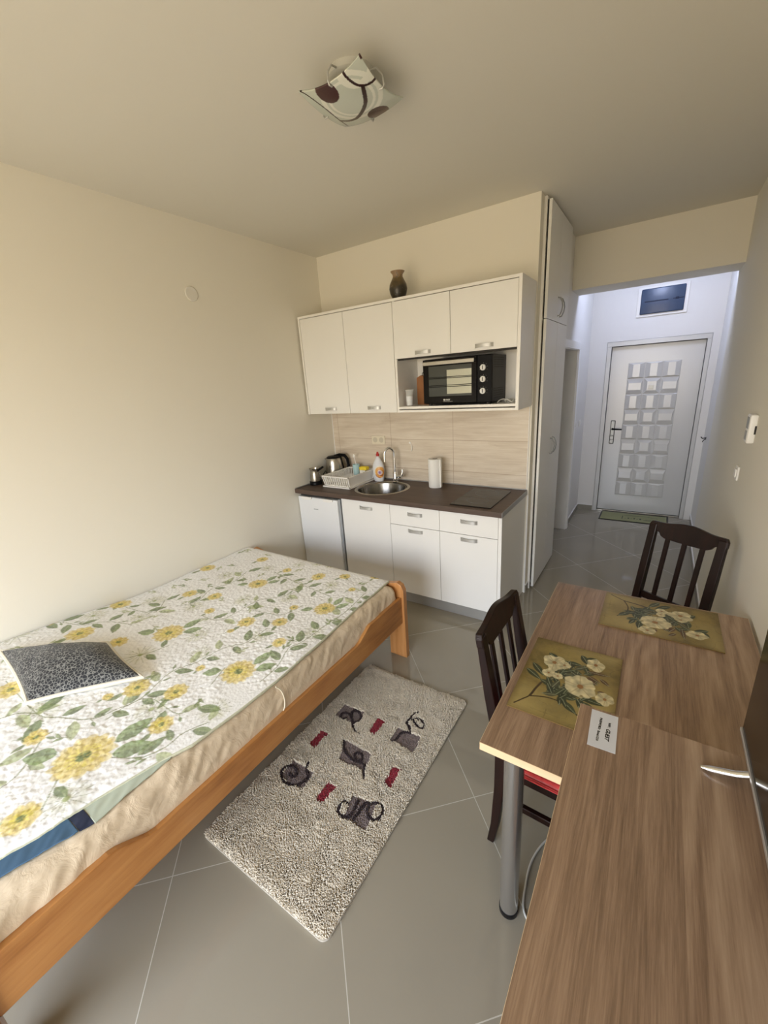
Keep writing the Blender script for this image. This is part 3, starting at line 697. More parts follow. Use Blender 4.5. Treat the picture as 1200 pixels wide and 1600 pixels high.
# washing-up liquid
bt = thing('dish_soap_bottle', (.572, -.100, .8808), 'white dish soap bottle with red cap and orange oval label, behind the sink', 'bottle')
bc = (.572, -.100, .8808)
f = MB(); f.lathe([(0, 0), (.042, 0), (.046, .008), (.050, .05), (.055, .10), (.052, .14), (.040, .175), (.022, .205), (.013, .222), (.012, .232), (0, .232)], bc, 36, sx=1.05, sy=.80); f.build('bottle_body', M['paper'], bt, smooth=True)
f = MB(); f.lathe([(.015, .228), (.016, .246), (.010, .252), (.008, .266), (0, .268)], bc, 20); f.build('cap', M['red'], bt, smooth=True)
n_ = NT('soap_label')
ob = n_.node('ShaderNodeTexCoord').outputs['Object']; sp = n_.node('ShaderNodeSeparateXYZ', {0: ob})
zz = n_.math('SUBTRACT', sp.outputs[2], .085); rr = n_.math('SQRT', n_.math('ADD', n_.math('POWER', n_.math('ABSOLUTE', n_.math('MULTIPLY', n_.math('ADD', sp.outputs[0], -.034), 1.25)), 2.0), n_.math('POWER', n_.math('ABSOLUTE', zz), 2.0)))
col = n_.ramp(n_.math('DIVIDE', rr, .06), [(.0, (.16, .06, .30)), (.22, (.50, .35, .55)), (.34, (.8, .72, .6)), (.46, (.62, .25, .05)), (.62, (.80, .42, .10)), (.80, (.70, .34, .12)), (.9, (.85, .78, .55))])
col = n_.mix(n_.math('MULTIPLY', n_.math('GREATER_THAN', n_.noise(ob, 60, 2), .55), n_.math('LESS_THAN', zz, -.02)), col, (.35, .06, .02))
n_.set(Base_Color=col, Roughness=.35)
f = MB(); vs = []; fs = []; NU, NV = 18, 18
def bot_r(z):
    pr = [(0, .042), (.008, .046), (.05, .050), (.10, .055), (.14, .052), (.175, .040)]
    for (a, ra), (b, rb) in zip(pr, pr[1:]):
        if a <= z <= b: return ra + (rb - ra) * (z - a) / (b - a)
    return .04
for j in range(NV + 1):
    v = -1 + 2 * j / NV
    for i in range(NU + 1):
        u = -1 + 2 * i / NU; m_ = math.sqrt(max(0, 1 - v * v)); z = .088 + .056 * v; r = bot_r(z) + .0012
        a = -.90 + .95 * u * m_
        vs.append((bc[0] + r * 1.05 * math.cos(a), bc[1] + r * .80 * math.sin(a), bc[2] + z))
for j in range(NV):
    for i in range(NU): a = j * (NU + 1) + i; fs.append((a, a + 1, a + NU + 2, a + NU + 1))
f.add(vs, fs); f.build('label_sticker', n_.m, bt, smooth=True)

# paper towel
pt = thing('paper_towel_roll', (1.163, -.135, .8805), 'white paper towel roll standing on the worktop right of the sink', 'paper towel')
f = MB(); f.lathe([(.022, 0), (.054, 0), (.056, .004), (.0565, .232), (.054, .236), (.022, .236), (.021, .232), (.021, .004)], (1.163, -.135, .8805), 40, cap=False); f.tube([(1.215, -.158, .884), (1.216, -.160, 1.114)], .0015, rect=(.02, .0015)); f.build('paper', M['towel'], pt, smooth=True)
f = MB(); f.lathe([(.019, .001), (.0212, .001), (.0212, .2362), (.019, .2362)], (1.163, -.135, .8805), 24, cap=False); f.build('cardboard_core', plain('cardboard', (.20, .13, .08), .9), pt)

# socket and hook on the tiles
so = thing('double_socket', (.532, -.008, 1.24), 'cream double wall socket on the tiles above the dish rack', 'socket')
f = MB(); f.box(.460, .604, -.016, -.0072, 1.201, 1.278, .003); f.build('plate', plain('cream_plastic', (.74, .68, .54), .4), so)
for a in (.499, .566):
    f = MB(); f.tube([(a, -.0165, 1.24), (a, -.0175, 1.24)], .024, 24); f.tube([(a - .009, -.0177, 1.24), (a - .009, -.0182, 1.24)], .003, 8); f.tube([(a + .009, -.0177, 1.24), (a + .009, -.0182, 1.24)], .003, 8)
    f.build('outlet', plain('outlet_shadow_cream', (.58, .53, .42), .5), so)
f = MB(); f.tube([(.862, -.010, 1.222), (.874, -.013, 1.212), (.884, -.016, 1.185), (.884, -.020, 1.160), (.880, -.028, 1.152)], .004, 8)
f.tube([(.862, -.0072, 1.222), (.862, -.013, 1.222)], .009, 14)
tag(f.build('adhesive_hook', M['white_plastic'], smooth=True), 'small white adhesive hook on the tiles right of the tap', 'hook')

# vase on the wall cabinets
f = MB(); f.lathe([(0, 0), (.040, 0), (.046, .012), (.060, .045), (.0665, .075), (.062, .105), (.046, .135), (.0355, .155), (.037, .170), (.050, .186), (.052, .190), (.048, .190), (.034, .172), (.032, .155), (.03, .14)], (.953, -.235, UZ1 + .0003), 40, cap=False)
f.lathe([(0, 0), (.03, .0)], (.953, -.235, UZ1 + .14), 20, cap=False)
tag(f.build('ceramic_vase', M['vase'], smooth=True, org=(.953, -.235, UZ1)), 'small brown vase with dark painted pattern standing on top of the wall cabinets', 'vase')

# mini oven in the niche
ov = thing('mini_oven', (1.44, -.18, 1.5505), 'black mini oven with glass door and three knobs in the cabinet niche', 'oven')
f = MB(); f.box(1.186, 1.697, -.318, -.025, 1.562, 1.872, .006); f.build('oven_body', M['black'], ov)
for a in (1.22, 1.66):
    for b in (-.29, -.06):
        f = MB(); f.lathe([(.013, 0), (.014, .012)], (a, b, 1.5503), 12); f.build('foot', M['rubber'], ov)
f = MB(); f.box(1.186, 1.594, -.336, -.319, 1.566, 1.869, .004)
od = f.build('oven_door', M['black_gloss'], ov)
f = MB(); f.box(1.232, 1.560, -.3372, -.336, 1.615, 1.822, .0005, 1); f.build('door_glass', M['ovenglass'], od)
f = MB(); f.box(1.375, 1.558, -.3382, -.3372, 1.630, 1.792); f.build('pale_back_plate', M['oventray'], od)  # pale plate laid on the glass, standing for the oven's steel back
f = MB()
for z in (1.680, 1.690, 1.738, 1.746): f.tube([(1.233, -.3388, z), (1.560, -.3388, z)], .0022, 6)
f.build('rack_bar', M['black'], od)
f = MB(); f.tube([(1.200, -.355, 1.842), (1.585, -.355, 1.842)], .001, rect=(.020, .026)); f.box(1.200, 1.215, -.355, -.335, 1.832, 1.852); f.box(1.570, 1.585, -.355, -.335, 1.832, 1.852); f.build('oven_handle', M['steel'], od, bevel=.003)
f = MB(); f.box(1.597, 1.697, -.336, -.319, 1.566, 1.869, .004); cp = f.build('control_panel', M['black'], ov)
for z in (1.790, 1.716, 1.640):
    f = MB(); f.tube([(1.642, -.336, z), (1.642, -.352, z)], .0195, 24); f.tube([(1.642, -.352, z), (1.642, -.356, z)], .016, 24); kn = f.build('knob', M['handle'], cp, smooth=True)
    f = MB(); f.box(1.640, 1.644, -.3575, -.356, z - .012, z + .012); f.build('pointer', M['black'], kn)
    f = MB()
    for q in range(7):
        a = PI * (-.15 + q * 1.3 / 6); f.box(1.642 + .028 * math.cos(a) - .001, 1.642 + .028 * math.cos(a) + .001, -.3365, -.336, z + .028 * math.sin(a) - .001, z + .028 * math.sin(a) + .001)
    f.build('dial_mark', M['handle'], cp)
for zc_, n1 in ((1.82, 5), (1.62, 5)):
    f = MB()
    for r_ in range(n1):
        for c_ in range(7): f.box(1.6968, 1.6977, -.285 + c_ * .030, -.266 + c_ * .030, zc_ + (r_ - 2) * .015 - .003, zc_ + (r_ - 2) * .015 + .003)
    f.build('side_vent', M['dark_gap'], ov)

def text_mesh(name, s_, size, loc, rot, mat, parent, shear=0.0, ext=.0002, bold=0.0):
    cu = bpy.data.curves.new(name, 'FONT'); cu.body = s_; cu.size = size; cu.align_x = 'LEFT'; cu.extrude = ext; cu.shear = shear; cu.offset = bold
    o = bpy.data.objects.new(name, cu); COL.objects.link(o)
    dg = bpy.context.evaluated_depsgraph_get(); me = bpy.data.meshes.new_from_object(o.evaluated_get(dg))
    bpy.data.objects.remove(o); bpy.data.curves.remove(cu)
    mt = Matrix.Translation(loc) @ rot.to_4x4()
    off = Vector((0, 0, 0)); p = parent
    while p is not None: off += p.location; p = p.parent
    me.transform(Matrix.Translation(-off) @ mt); me.materials.clear(); me.materials.append(mat)
    o = bpy.data.objects.new(name, me); COL.objects.link(o); o.parent = parent; return o
ROTF = Matrix.Rotation(PI / 2, 3, 'X')      # upright, facing -y
text_mesh('logo', 'FIRST', .015, (1.362, -.3368, 1.584), ROTF, M['handle'], od, bold=.0004)
f = MB(); f.lathe([(.0, 0), (.0065, 0), (.0065, .0005), (0, .0005)], (0, 0, 0), 20)
f.v = [(1.352 + a, -.3368 - c, 1.5895 + b) for a, b, c in f.v]
f.box(1.342, 1.416, -.3368, -.336, 1.577, 1.5785); f.build('logo_mark', M['handle'], od)

# glass, board and cable in the niche
f = MB(); f.lathe([(.0, 0), (.026, 0), (.030, .10), (.036, .122), (.0345, .122), (.028, .10), (.024, .006), (0, .006)], (1.036, -.283, 1.5503), 32, cap=False)
g = f.build('drinking_glass', M['glass'], smooth=True, org=(1.036, -.283, 1.5503)); tag(g, 'small drinking glass holding white tissue, left in the niche beside the oven', 'glass')
f = MB(); f.lathe([(0, .007), (.0235, .007), (.0275, .072), (.020, .078), (0, .074)], (1.036, -.283, 1.5503), 28); tag(f.build('folded_tissue', M['paper'], smooth=True), 'white tissue tucked inside the small drinking glass in the niche', 'tissue')
cb = thing('cutting_board', (1.095, -.13, 1.5503), 'reddish-brown wooden cutting board with black cord leaning in the niche behind the oven', 'cutting board')
f = MB(); f.prism([(1.035, 1.5505), (1.165, 1.5505), (1.165, 1.755), (1.13, 1.772), (1.07, 1.772), (1.035, 1.755)], 'y', -.16, -.142); f.build('board', M['board'], cb, bevel=.003)
f = MB(); f.tube([(1.085, -.162, 1.765), (1.090, -.166, 1.785), (1.105, -.166, 1.795), (1.12, -.166, 1.785), (1.115, -.162, 1.765)], .003, 8); f.build('hanging_loop', M['black'], cb, smooth=True)
f = MB(); P = curve_pts([(1.715, -.26), (1.75, -.22), (1.80, -.23), (1.83, -.27), (1.80, -.29), (1.77, -.26), (1.79, -.20), (1.845, -.19)], 8)
f.tube([(p.x, p.y, 1.5545 + .02 * abs(math.sin(i * .23))) for i, p in enumerate(P)], .004, 8)
tag(f.build('power_cable', M['cable'], smooth=True), 'coiled grey cable on the niche shelf to the right of the oven', 'cable')

# ------------------------------------------------------------------ tall wardrobe by the hall
wd = thing('tall_wardrobe', (1.64, .46, 0), 'tall white built-in wardrobe with two lower and two upper doors at the hall entrance', 'wardrobe')
f = MB(); f.box(1.34, 1.903, .086, .104, .0, H - .004); f.box(1.34, 1.911, .83, .846, 0, H - .004); f.box(1.34, 1.36, .104, .83, 0, H - .004)
f.box(1.36, 1.905, .104, .83, 2.078, 2.094); f.box(1.36, 1.905, .104, .83, .05, .07); f.box(1.36, 1.905, .104, .83, H - .02, H - .004)
f.build('carcass', M['cab_edge'], wd)
f = MB(); f.box(1.9055, 1.9085, .107, .828, .035, H - .02); f.build('shadow_gap', M['dark_gap'], wd)
ym = .466
for z0, z1, hz in ((.018, 2.085, 1.152), (2.089, H - .020, 2.192)):
    for a, b, hy in ((.101, ym - .001, ym - .035), (ym + .001, .829, ym + .04)):
        f = MB(); f.box(1.912, 1.931, a, b, z0, z1, .001, 1); q = f.build('wardrobe_door', M['cab'], wd)
        f = MB(); f.tube([(1.931, hy, hz + .064), (1.948, hy, hz + .060), (1.962, hy, hz + .03), (1.966, hy, hz), (1.962, hy, hz - .03), (1.948, hy, hz - .060), (1.931, hy, hz - .064)], .0045, 8); f.build('handle', M['grey_side'], q, smooth=True)

# electrical panel above the entrance door
ep = thing('fuse_box', (2.548, D - .012, 2.23), 'white fuse box with dark blue tinted cover above the entrance door', 'fuse box')
f = MB(); f.box(2.322, 2.772, D - .014, D - .0005, 2.228, 2.516, .004); f.build('frame', M['white_plastic'], ep)
f = MB(); f.box(2.354, 2.740, D - .034, D - .014, 2.252, 2.497, .010, 3); cv_ = f.build('tinted_cover', M['bluecover'], ep, smooth=True)
f = MB(); f.box(2.39, 2.60, D - .0355, D - .034, 2.366, 2.376); f.box(2.64, 2.735, D - .0355, D - .034, 2.368, 2.376); f.box(2.66, 2.69, D - .036, D - .034, 2.362, 2.384); f.build('breaker_row', M['navy'], cv_)

# switches, wall cover, intercom
def switch(name, wallx, y, z, sgn, label, h=.075, w=.075):
    r = thing(name, (wallx, y, z - h / 2), label, 'light switch')
    f = MB(); a, b = sorted((wallx + sgn * .0005, wallx + sgn * .010)); f.box(a, b, y - w / 2, y + w / 2, z - h / 2, z + h / 2, .003); f.build('plate', M['white_plastic'], r)
    f = MB(); c0, d0, c1, d1 = wallx + sgn * .010, wallx + sgn * .017, z - h * .3, z + h * .3
    f.prism([(y - w * .3, c1), (y + w * .3, c1), (y + w * .3, d1), (y - w * .3, d1)], 'x', c0, d0); f.build('rocker', M['white_plastic'], r, bevel=.002)
switch('light_switch', W, -.215, 1.136, -1, 'white light switch on the right wall, below the intercom')
switch('light_switch', 1.89, 1.86, 1.155, 1, 'small white light switch on the hall left wall, nearer the bathroom doorway')
switch('light_switch', 1.89, 2.13, 1.145, 1, 'small white light switch on the hall left wall, nearer the entrance door corner')
it = thing('intercom_panel', (W, -.42, 1.335), 'white intercom handset box on the right wall above the light switch', 'intercom')
f = MB(); f.box(W - .030, W, -.475, -.385, 1.335, 1.472, .006, 3); f.build('housing', M['white_plastic'], it, smooth=True)
f = MB(); f.box(W - .0315, W - .0299, -.462, -.400, 1.405, 1.460); f.build('screen', M['grey_side'], it)
f = MB(); f.box(W - .0315, W - .0299, -.462, -.400, 1.350, 1.392); f.build('keypad', M['handle'], it)
f = MB(); f.box(W - .008, W - .001, -.4765, -.4745, 1.38, 1.42); f.build('slot', M['dark_gap'], it)
f = MB(); f.lathe([(0, 0), (.042, 0), (.045, -.003), (.045, -.006), (0, -.006)], (0, 0, 0), 36)
f.v = [(.0065 + c, -1.288 + a, 2.372 + b) for a, b, c in f.v]
tag(f.build('round_wall_cover', plain('cover_white', (.74, .72, .66), .5), smooth=True), 'round off-white junction cover high on the left wall', 'wall cover')
f = MB(); f.lathe([(0, 0), (.014, 0), (.014, .004), (0, .004)], (0, 0, 0), 16); f.v = [(W2 - c, 2.262 + a, .97 + b) for a, b, c in f.v]
f.tube([(W2 - .004, 2.262, .975), (W2 - .03, 2.262, .968), (W2 - .045, 2.262, .985)], .005, 8); f.tube([(W2 - .004, 2.262, .965), (W2 - .022, 2.262, .945), (W2 - .026, 2.262, .93)], .004, 8)
tag(f.build('coat_hook', M['black'], smooth=True), 'small black hook on the hall right wall beside the entrance door', 'hook')

# doormat
dm = thing('doormat', (2.5, 2.33, 0), 'olive green doormat with black edging at the entrance door', 'doormat')
f = MB(); f.box(2.180, 2.88, 2.165, 2.485, .0005, .006, .002, 1); f.build('border', M['black'], dm)
f = MB(); f.box(2.196, 2.864, 2.181, 2.469, .0058, .009, .001, 1); f.build('woven_top', M['doormat'], dm)
f = MB()
f.box(2.42, 2.428, 2.24, 2.36, .009, .0098)
for k in range(6): f.box(2.45 + k * .03, 2.466 + k * .03, 2.27, 2.276 + .03 * (k % 2), .009, .0098)
f.box(2.64, 2.76, 2.255, 2.262, .009, .0098); f.box(2.66, 2.74, 2.285, 2.29, .009, .0098)
P = [(2.44 + .34 * t_, 2.37 + .035 * math.sin(t_ * PI), .0094) for t_ in np.linspace(0, 1, 12)]; f.tube(P, .001, rect=(.006, .0006))
f.build('printed_lettering', plain('doormat_ink', (.06, .06, .04), .9), dm)

# ------------------------------------------------------------------ bed
BX = 1.435; BY0, BY1 = -3.24, -1.156
bd = thing('bed', (.72, -2.2, 0), 'low beech wood double bed frame along the left wall', 'bed')
def rail_outline():
    zb = .262
    return [(BY0 + .04, zb), (BY1 - .038, zb), (BY1 - .038, .443), (-1.535, .443), (-1.555, .436), (-1.640, .392), (-1.665, .386), (-2.765, .386), (-2.79, .392), (-2.875, .438), (-2.90, .445), (BY0 + .04, .445)]
f = MB(); f.prism(rail_outline(), 'x', BX - .024, BX); f.build('side_rail', M['beech'], bd, bevel=.003)
f = MB(); f.prism(rail_outline(), 'x', .012, .036); f.build('side_rail', M['beech'], bd, bevel=.003)
for yy in (BY1 - .038, BY0):
    for xx, sg in ((BX + .015, -1), (.014, 1)):
        f = MB(); a = xx; b = xx + sg * .124
        f.prism([(a, 0), (b, 0), (b, .520), (a + sg * .045, .540), (a + sg * .015, .525), (a, .490)], 'y', yy, yy + .038); f.build('leg', M['beech_post'], bd, bevel=.003)
    f = MB(); f.box(.138, BX - .109, yy + .006, yy + .030, .262, .500 if yy > -2 else .52, .003); f.build('end_board', M['beech'], bd)
f = MB(); f.box(.037, BX - .025, BY0 + .04, BY1 - .04, .285, .300); f.build('slat_base', M['beech'], bd)

# mattress under its fitted sheet: cross-section swept along y, ends rounded in, sides creased
ny, npf = 420, 64
ys = np.linspace(BY0 + .042, BY1 - .042, ny)
prof = []
x0, x1, z0, z1 = .040, 1.407, .301, .524
for t_ in np.linspace(0, 1, 8, endpoint=False): prof.append((x0 + .02 * 0, z0 + (z1 - .03 - z0) * t_, -1, 0))
for a in np.linspace(PI, PI / 2, 5): prof.append((x0 + .03 + .03 * math.cos(a), z1 - .03 + .03 * math.sin(a), math.cos(a), math.sin(a)))
for t_ in np.linspace(.03, 1, 22, endpoint=False): prof.append((x0 + .03 + (x1 - .05 - x0 - .03) * t_, z1, 0, 1))
for a in np.linspace(PI / 2, 0, 8): prof.append((x1 - .045 + .045 * math.cos(a), z1 - .045 + .045 * math.sin(a), math.cos(a), math.sin(a)))
for t_ in np.linspace(.05, 1, 26): prof.append((x1 + .011 * math.sin(PI * min(1, t_ * 1.0)), z1 - .045 - (z1 - .045 - z0) * t_, 1, 0))
PX = np.array([p[0] for p in prof]); PZ = np.array([p[1] for p in prof]); NX = np.array([p[2] for p in prof]); NZ = np.array([p[3] for p in prof])
Yg, Xg = np.meshgrid(ys, PX, indexing='ij'); Zg = np.tile(PZ, (ny, 1))
S_ = np.tile(np.cumsum(np.hypot(np.diff(PX, prepend=PX[0]), np.diff(PZ, prepend=PZ[0]))), (ny, 1))
wr = (smooth_noise(Yg * 1.0 + S_ * .8, S_ * .45, .030, 3) - .5) * .007 + (smooth_noise(Yg - S_ * .5, S_ * .3, .075, 5) - .5) * .010 + (smooth_noise(Yg + 3 * S_, S_, .013, 9) - .5) * .0018
wr *= np.where(NX > 0, 1, .25)
clear = np.clip((Zg - .40) / .03, 0, 1)          # pressed flat behind the rail
wr = np.where((NX > .5), wr * clear, wr)
endd = np.minimum(Yg - ys[0], ys[-1] - Yg); rnd = .045 * (1 - np.sqrt(np.clip(1 - (1 - np.clip(endd / .045, 0, 1)) ** 2, 0, 1)))
Xo = Xg + NX * wr - np.where(Xg > .7, 1, -1) * rnd * .9; Zo = Zg + NZ * wr - np.where(Zg > .45, rnd * .8, 0)
mt = grid_mesh('mattress', Xo[:, ::-1], Yg[:, ::-1], Zo[:, ::-1], M['sheet'], org=(.72, -2.2, .301))
tag(mt, 'thick mattress in a creased ivory fitted sheet on the beech bed', 'mattress')
f = MB(); f.add([(PX[i] - (.04 if PX[i] > .7 else -.04), yy, PZ[i]) for yy in (ys[0] , ) for i in range(len(prof))], [tuple(range(len(prof)))]); f.build('end_panel', M['sheet'], mt)
f = MB(); f.add([(min(1.36, max(.08, PX[i])), ys[-1], min(.487, PZ[i])) for i in range(len(prof))], [tuple(range(len(prof)))]); f.build('end_panel', M['sheet'], mt)
P = curve_pts([(-2.206, .522), (-2.186, .490), (-2.180, .450), (-2.184, .410), (-2.196, .392)], 6)
f = MB(); f.tube([(1.413 + .012 * min(1, abs(.53 - p.y) * 12), p.x, p.y) for p in P], .0028, 8); f.build('piping_cord', M['cord'], mt, smooth=True)

# quilt
XE = [(-3.26, 1.235), (-3.083, 1.262), (-3.0, 1.285), (-2.856, 1.306), (-2.672, 1.350), (-2.575, 1.386), (-2.37, 1.402), (-2.185, 1.405), (-1.887, 1.388), (-1.571, 1.362), (-1.186, 1.345)]
ny, nx_ = 560, 380
ys = np.linspace(-3.24, -1.186, ny); xe = np.interp(ys, [a for a, b in XE], [b for a, b in XE])
u = np.linspace(0, 1, nx_); X = .006 + np.outer(xe - .006, u); Y = np.tile(ys[:, None], (1, nx_))
ss = lambda t: np.clip(t, 0, 1) ** 2 * (3 - 2 * np.clip(t, 0, 1))
def quilt_base(X, Y):
    Z = .543 + .085 * ss((-1.95 - Y) / 1.0) * (1 - ss((X - .02) / 1.0))
    return Z + (smooth_noise(X, Y, .33, 11) - .5) * .012 + (smooth_noise(X + Y, Y, .13, 12) - .5) * .005
Z = quilt_base(X, Y) + (smooth_noise(X, Y, .011, 13) - .5) * .0035
ed = (xe[:, None] - X); Z -= .012 * np.clip(1 - ed / .03, 0, 1) ** 2
fe = (-1.186 - Y); Z -= .020 * np.clip(1 - fe / .03, 0, 1) ** 2
Z = np.maximum(Z, .5365)
C = np.ones(X.shape + (3,)) * np.array([.86, .86, .85])
RNG = np.random.RandomState(4)
def leaf(C, X, Y, cx, cy, L, Wd, ang, col=(.16, .205, .08), alpha=.85):
    w = local(X, Y, cx, cy, L)
    if w is None: return
    x, y = X[w] - cx, Y[w] - cy; ca, sa = math.cos(ang), math.sin(ang)
    p = (x * ca + y * sa) / L + .5; q = (-x * sa + y * ca)
    half = Wd * np.sin(PI * np.clip(p, 0, 1)) ** .75 * (1.15 - .5 * p) + 1e-6
    m = ((p > 0) & (p < 1)) * np.clip((half - np.abs(q)) / .0025, 0, 1)
    shade = .75 + .5 * smooth_noise(X[w], Y[w], .012, 21) + .35 * (q > 0)
    sub = C[w]; tgt = np.stack([shade * c for c in col], -1)
    m3 = (m * alpha)[..., None]; sub = sub * (1 - m3) + tgt * m3
    vein = (np.abs(q) < .0012) & (p > .05) & (p < .95)
    sub[vein] = sub[vein] * .5 + np.array([.45, .48, .30]) * .5
    C[w] = sub
def flower(C, X, Y, cx, cy, R, kind, seed):
    w = local(X, Y, cx, cy, R * 1.4)
    if w is None: return
    x, y = X[w] - cx, Y[w] - cy; r = np.hypot(x, y) / R; th = np.arctan2(y, x) + seed
    n_p = 13 if kind == 'big' else 9
    jag = .80 + .16 * np.abs(np.cos(n_p * th / 2)) + .10 * (smooth_noise(X[w], Y[w], R * .16, 30 + int(seed * 10) % 20) - .5)
    if kind in ('big', 'med'):
        m = np.clip((jag - r) / .06, 0, 1)
        pet = .5 + .5 * np.cos(n_p * th + 5 * r + 3 * smooth_noise(X[w], Y[w], R * .2, 31))
        tex = smooth_noise(X[w], Y[w], R * .09, 32)
        base = np.stack([.64 + .14 * pet, .46 + .17 * pet + .05 * tex, .07 + .16 * pet * (r > .5) + .08 * tex], -1)
        al = m * (.74 + .25 * tex) * (1 - .25 * (r > .8))
        C[w] = C[w] * (1 - al[..., None]) + base * al[..., None]
        ring = np.clip(1 - np.abs(r - .55) / .04, 0, 1) * .18 * pet; blend_sub = C[w]; blend_sub = blend_sub * (1 - ring[..., None]) + np.array([.45, .32, .05]) * ring[..., None]; C[w] = blend_sub
        cc_ = np.clip((.24 - r) / .05, 0, 1) * (.5 + .5 * (smooth_noise(X[w], Y[w], R * .07, 33) > .45)); C[w] = C[w] * (1 - cc_[..., None]) + np.array([.20, .24, .10]) * cc_[..., None]
    else:
        lines = np.clip(.5 - np.abs(np.sin(7 * th)) * r * 3.2, 0, 1) * np.clip((1 - r) / .15, 0, 1) * np.clip((r - .12) / .05, 0, 1)
        al = np.clip(lines * 1.6, 0, .85); C[w] = C[w] * (1 - al[..., None]) + np.array([.20, .215, .12]) * al[..., None]
        wash = np.clip((jag - r) / .3, 0, 1) * .42 * smooth_noise(X[w], Y[w], R * .2, 34); C[w] = C[w] * (1 - wash[..., None]) + np.array([.50, .50, .26]) * wash[..., None]
        cc_ = np.clip((.16 - r) / .05, 0, 1) * .8; C[w] = C[w] * (1 - cc_[..., None]) + np.array([.30, .36, .10]) * cc_[..., None]
def stem(C, X, Y, pts, wd, col, alpha=.8):
    for a, b in zip(pts, pts[1:]):
        mx, my = (a[0] + b[0]) / 2, (a[1] + b[1]) / 2; w = local(X, Y, mx, my, math.hypot(a[0] - b[0], a[1] - b[1]) / 2 + wd * 3 + .004)
        if w is None: continue
        dd, _ = seg_dist(X[w], Y[w], a, b); m = np.clip((wd - dd) / .0012 + .5, 0, 1) * alpha
        C[w] = C[w] * (1 - m[..., None]) + np.array(col) * m[..., None]
for i, (cx, cy, R) in enumerate(QUILT['pale']): flower(C, X, Y, cx, cy, R * 1.35, 'pale', i * .7)
for vi, V in enumerate(QUILT['vines']):
    P = [(p.x, p.y) for p in curve_pts(V, 8)]
    stem(C, X, Y, P, .0022, (.25, .27, .14))
    acc = 0; side = 1 if vi % 2 else -1
    for a, b in zip(P, P[1:]):
        acc += math.hypot(b[0] - a[0], b[1] - a[1])
        if acc > .062:
            acc = 0; side = -side; an = math.atan2(b[1] - a[1], b[0] - a[0]) + side * (.75 + .4 * RNG.rand()); L = .068 + .040 * RNG.rand()
            leaf(C, X, Y, b[0] + math.cos(an) * L * .62, b[1] + math.sin(an) * L * .62, L, L * .25, an, (.15, .20, .075) if RNG.rand() < .75 else (.36, .40, .22))
            if RNG.rand() < .3:
                an2 = an - side * 1.7; q = (b[0] + math.cos(an2) * .022, b[1] + math.sin(an2) * .022); stem(C, X, Y, [b, q], .0015, (.25, .27, .14))
                leaf(C, X, Y, b[0] + math.cos(an2) * .035, b[1] + math.sin(an2) * .035, .035, .009, an2)
fl_ = QUILT['med'] + QUILT['big'] + QUILT['pale']
for k in range(170):
    cx, cy = RNG.uniform(.02, 1.40), RNG.uniform(-3.22, -1.2)
    if any(math.hypot(cx - a, cy - b) < r * 1.15 + .028 for a, b, r in fl_): continue
    fl_ = fl_ + [[cx, cy, .035]]; an = RNG.uniform(0, 6.28)
    stem(C, X, Y, [(cx, cy), (cx + .045 * math.cos(an), cy + .045 * math.sin(an))], .0014, (.27, .29, .16))
    for da, q in ((.5, .3), (-.5, .6), (.0, 1.0)):
        leaf(C, X, Y, cx + .045 * q * math.cos(an) + .020 * math.cos(an + da), cy + .045 * q * math.sin(an) + .020 * math.sin(an + da), .042, .0085, an + da, (.19, .24, .10) if k % 2 else (.40, .43, .26))
for i, (cx, cy, R) in enumerate(QUILT['med']):
    R *= 1.22
    an = -2.2 + RNG.rand(); leaf(C, X, Y, cx + math.cos(an) * R * 1.35, cy + math.sin(an) * R * 1.35, R * 1.1, R * .26, an)
    flower(C, X, Y, cx, cy, R, 'med', i * .9)
for i, (cx, cy, R) in enumerate(QUILT['big']):
    R *= 1.28
    for an, L in ((1.35, 1.25), (.75, 1.15), (-2.6, 1.0)):
        leaf(C, X, Y, cx + math.cos(an) * R * 1.45, cy + math.sin(an) * R * 1.45, R * L, R * .36, an + .2, (.20, .27, .11))
    flower(C, X, Y, cx, cy, R, 'big', i * 1.3)
hem = (xe[:, None] - X) < .006; C[hem] = (.52, .52, .38)
C *= (.97 + .05 * smooth_noise(X, Y, .006, 40))[..., None]
q = grid_mesh('quilt', X.T[:, :], Y.T, Z.T, M['quilt'], col=np.transpose(C, (1, 0, 2)), org=(.70, -2.2, .53), solid=.010)
tag(q, 'white quilted bedspread with yellow flowers and green leaves over the bed', 'quilt')
q.modifiers['solid'].offset = -1

# bedding showing between quilt and fitted sheet
def cloth(name, edge, mat, label, cat, ya, yb_, zoff, back=.16, seed=1):
    ys_ = np.linspace(ya, yb_, 120); xr = np.interp(ys_, [a for a, b in edge], [b for a, b in edge]); xl_ = np.interp(ys_, [a for a, b in XE], [b for a, b in XE]) - back
    u_ = np.linspace(0, 1, 50); X_ = xl_[:, None] + np.outer(xr - xl_, u_); Y_ = np.tile(ys_[:, None], (1, 50))
    Z_ = zoff + (smooth_noise(X_ * 2 + Y_, Y_, .035, seed) - .3) * .004 * np.clip((X_ - xl_[:, None]) / .10 - .9, 0, 1)
    Z_ -= .010 * np.clip((X_ - 1.365) / .03, 0, 1) ** 1.5
    o = grid_mesh(name, X_.T, Y_.T, Z_.T, mat, org=(1.25, (ya + yb_) / 2, zoff), solid=.002); return tag(o, label, cat)
cloth('flat_sheet', [(-2.90, 1.380), (-2.776, 1.368), (-2.70, 1.368), (-2.645, 1.364), (-2.63, 1.354)], M['mint'], 'pale mint satin sheet peeping out between quilt and ivory mattress', 'sheet', -2.892, -2.635, .5320, seed=2)
cloth('duvet', [(-3.24, 1.290), (-3.093, 1.318), (-3.01, 1.342), (-2.94, 1.366)], M['blue'], 'blue cotton duvet edge showing under the quilt at the near end', 'duvet', -3.24, -2.930, .5340, seed=5)
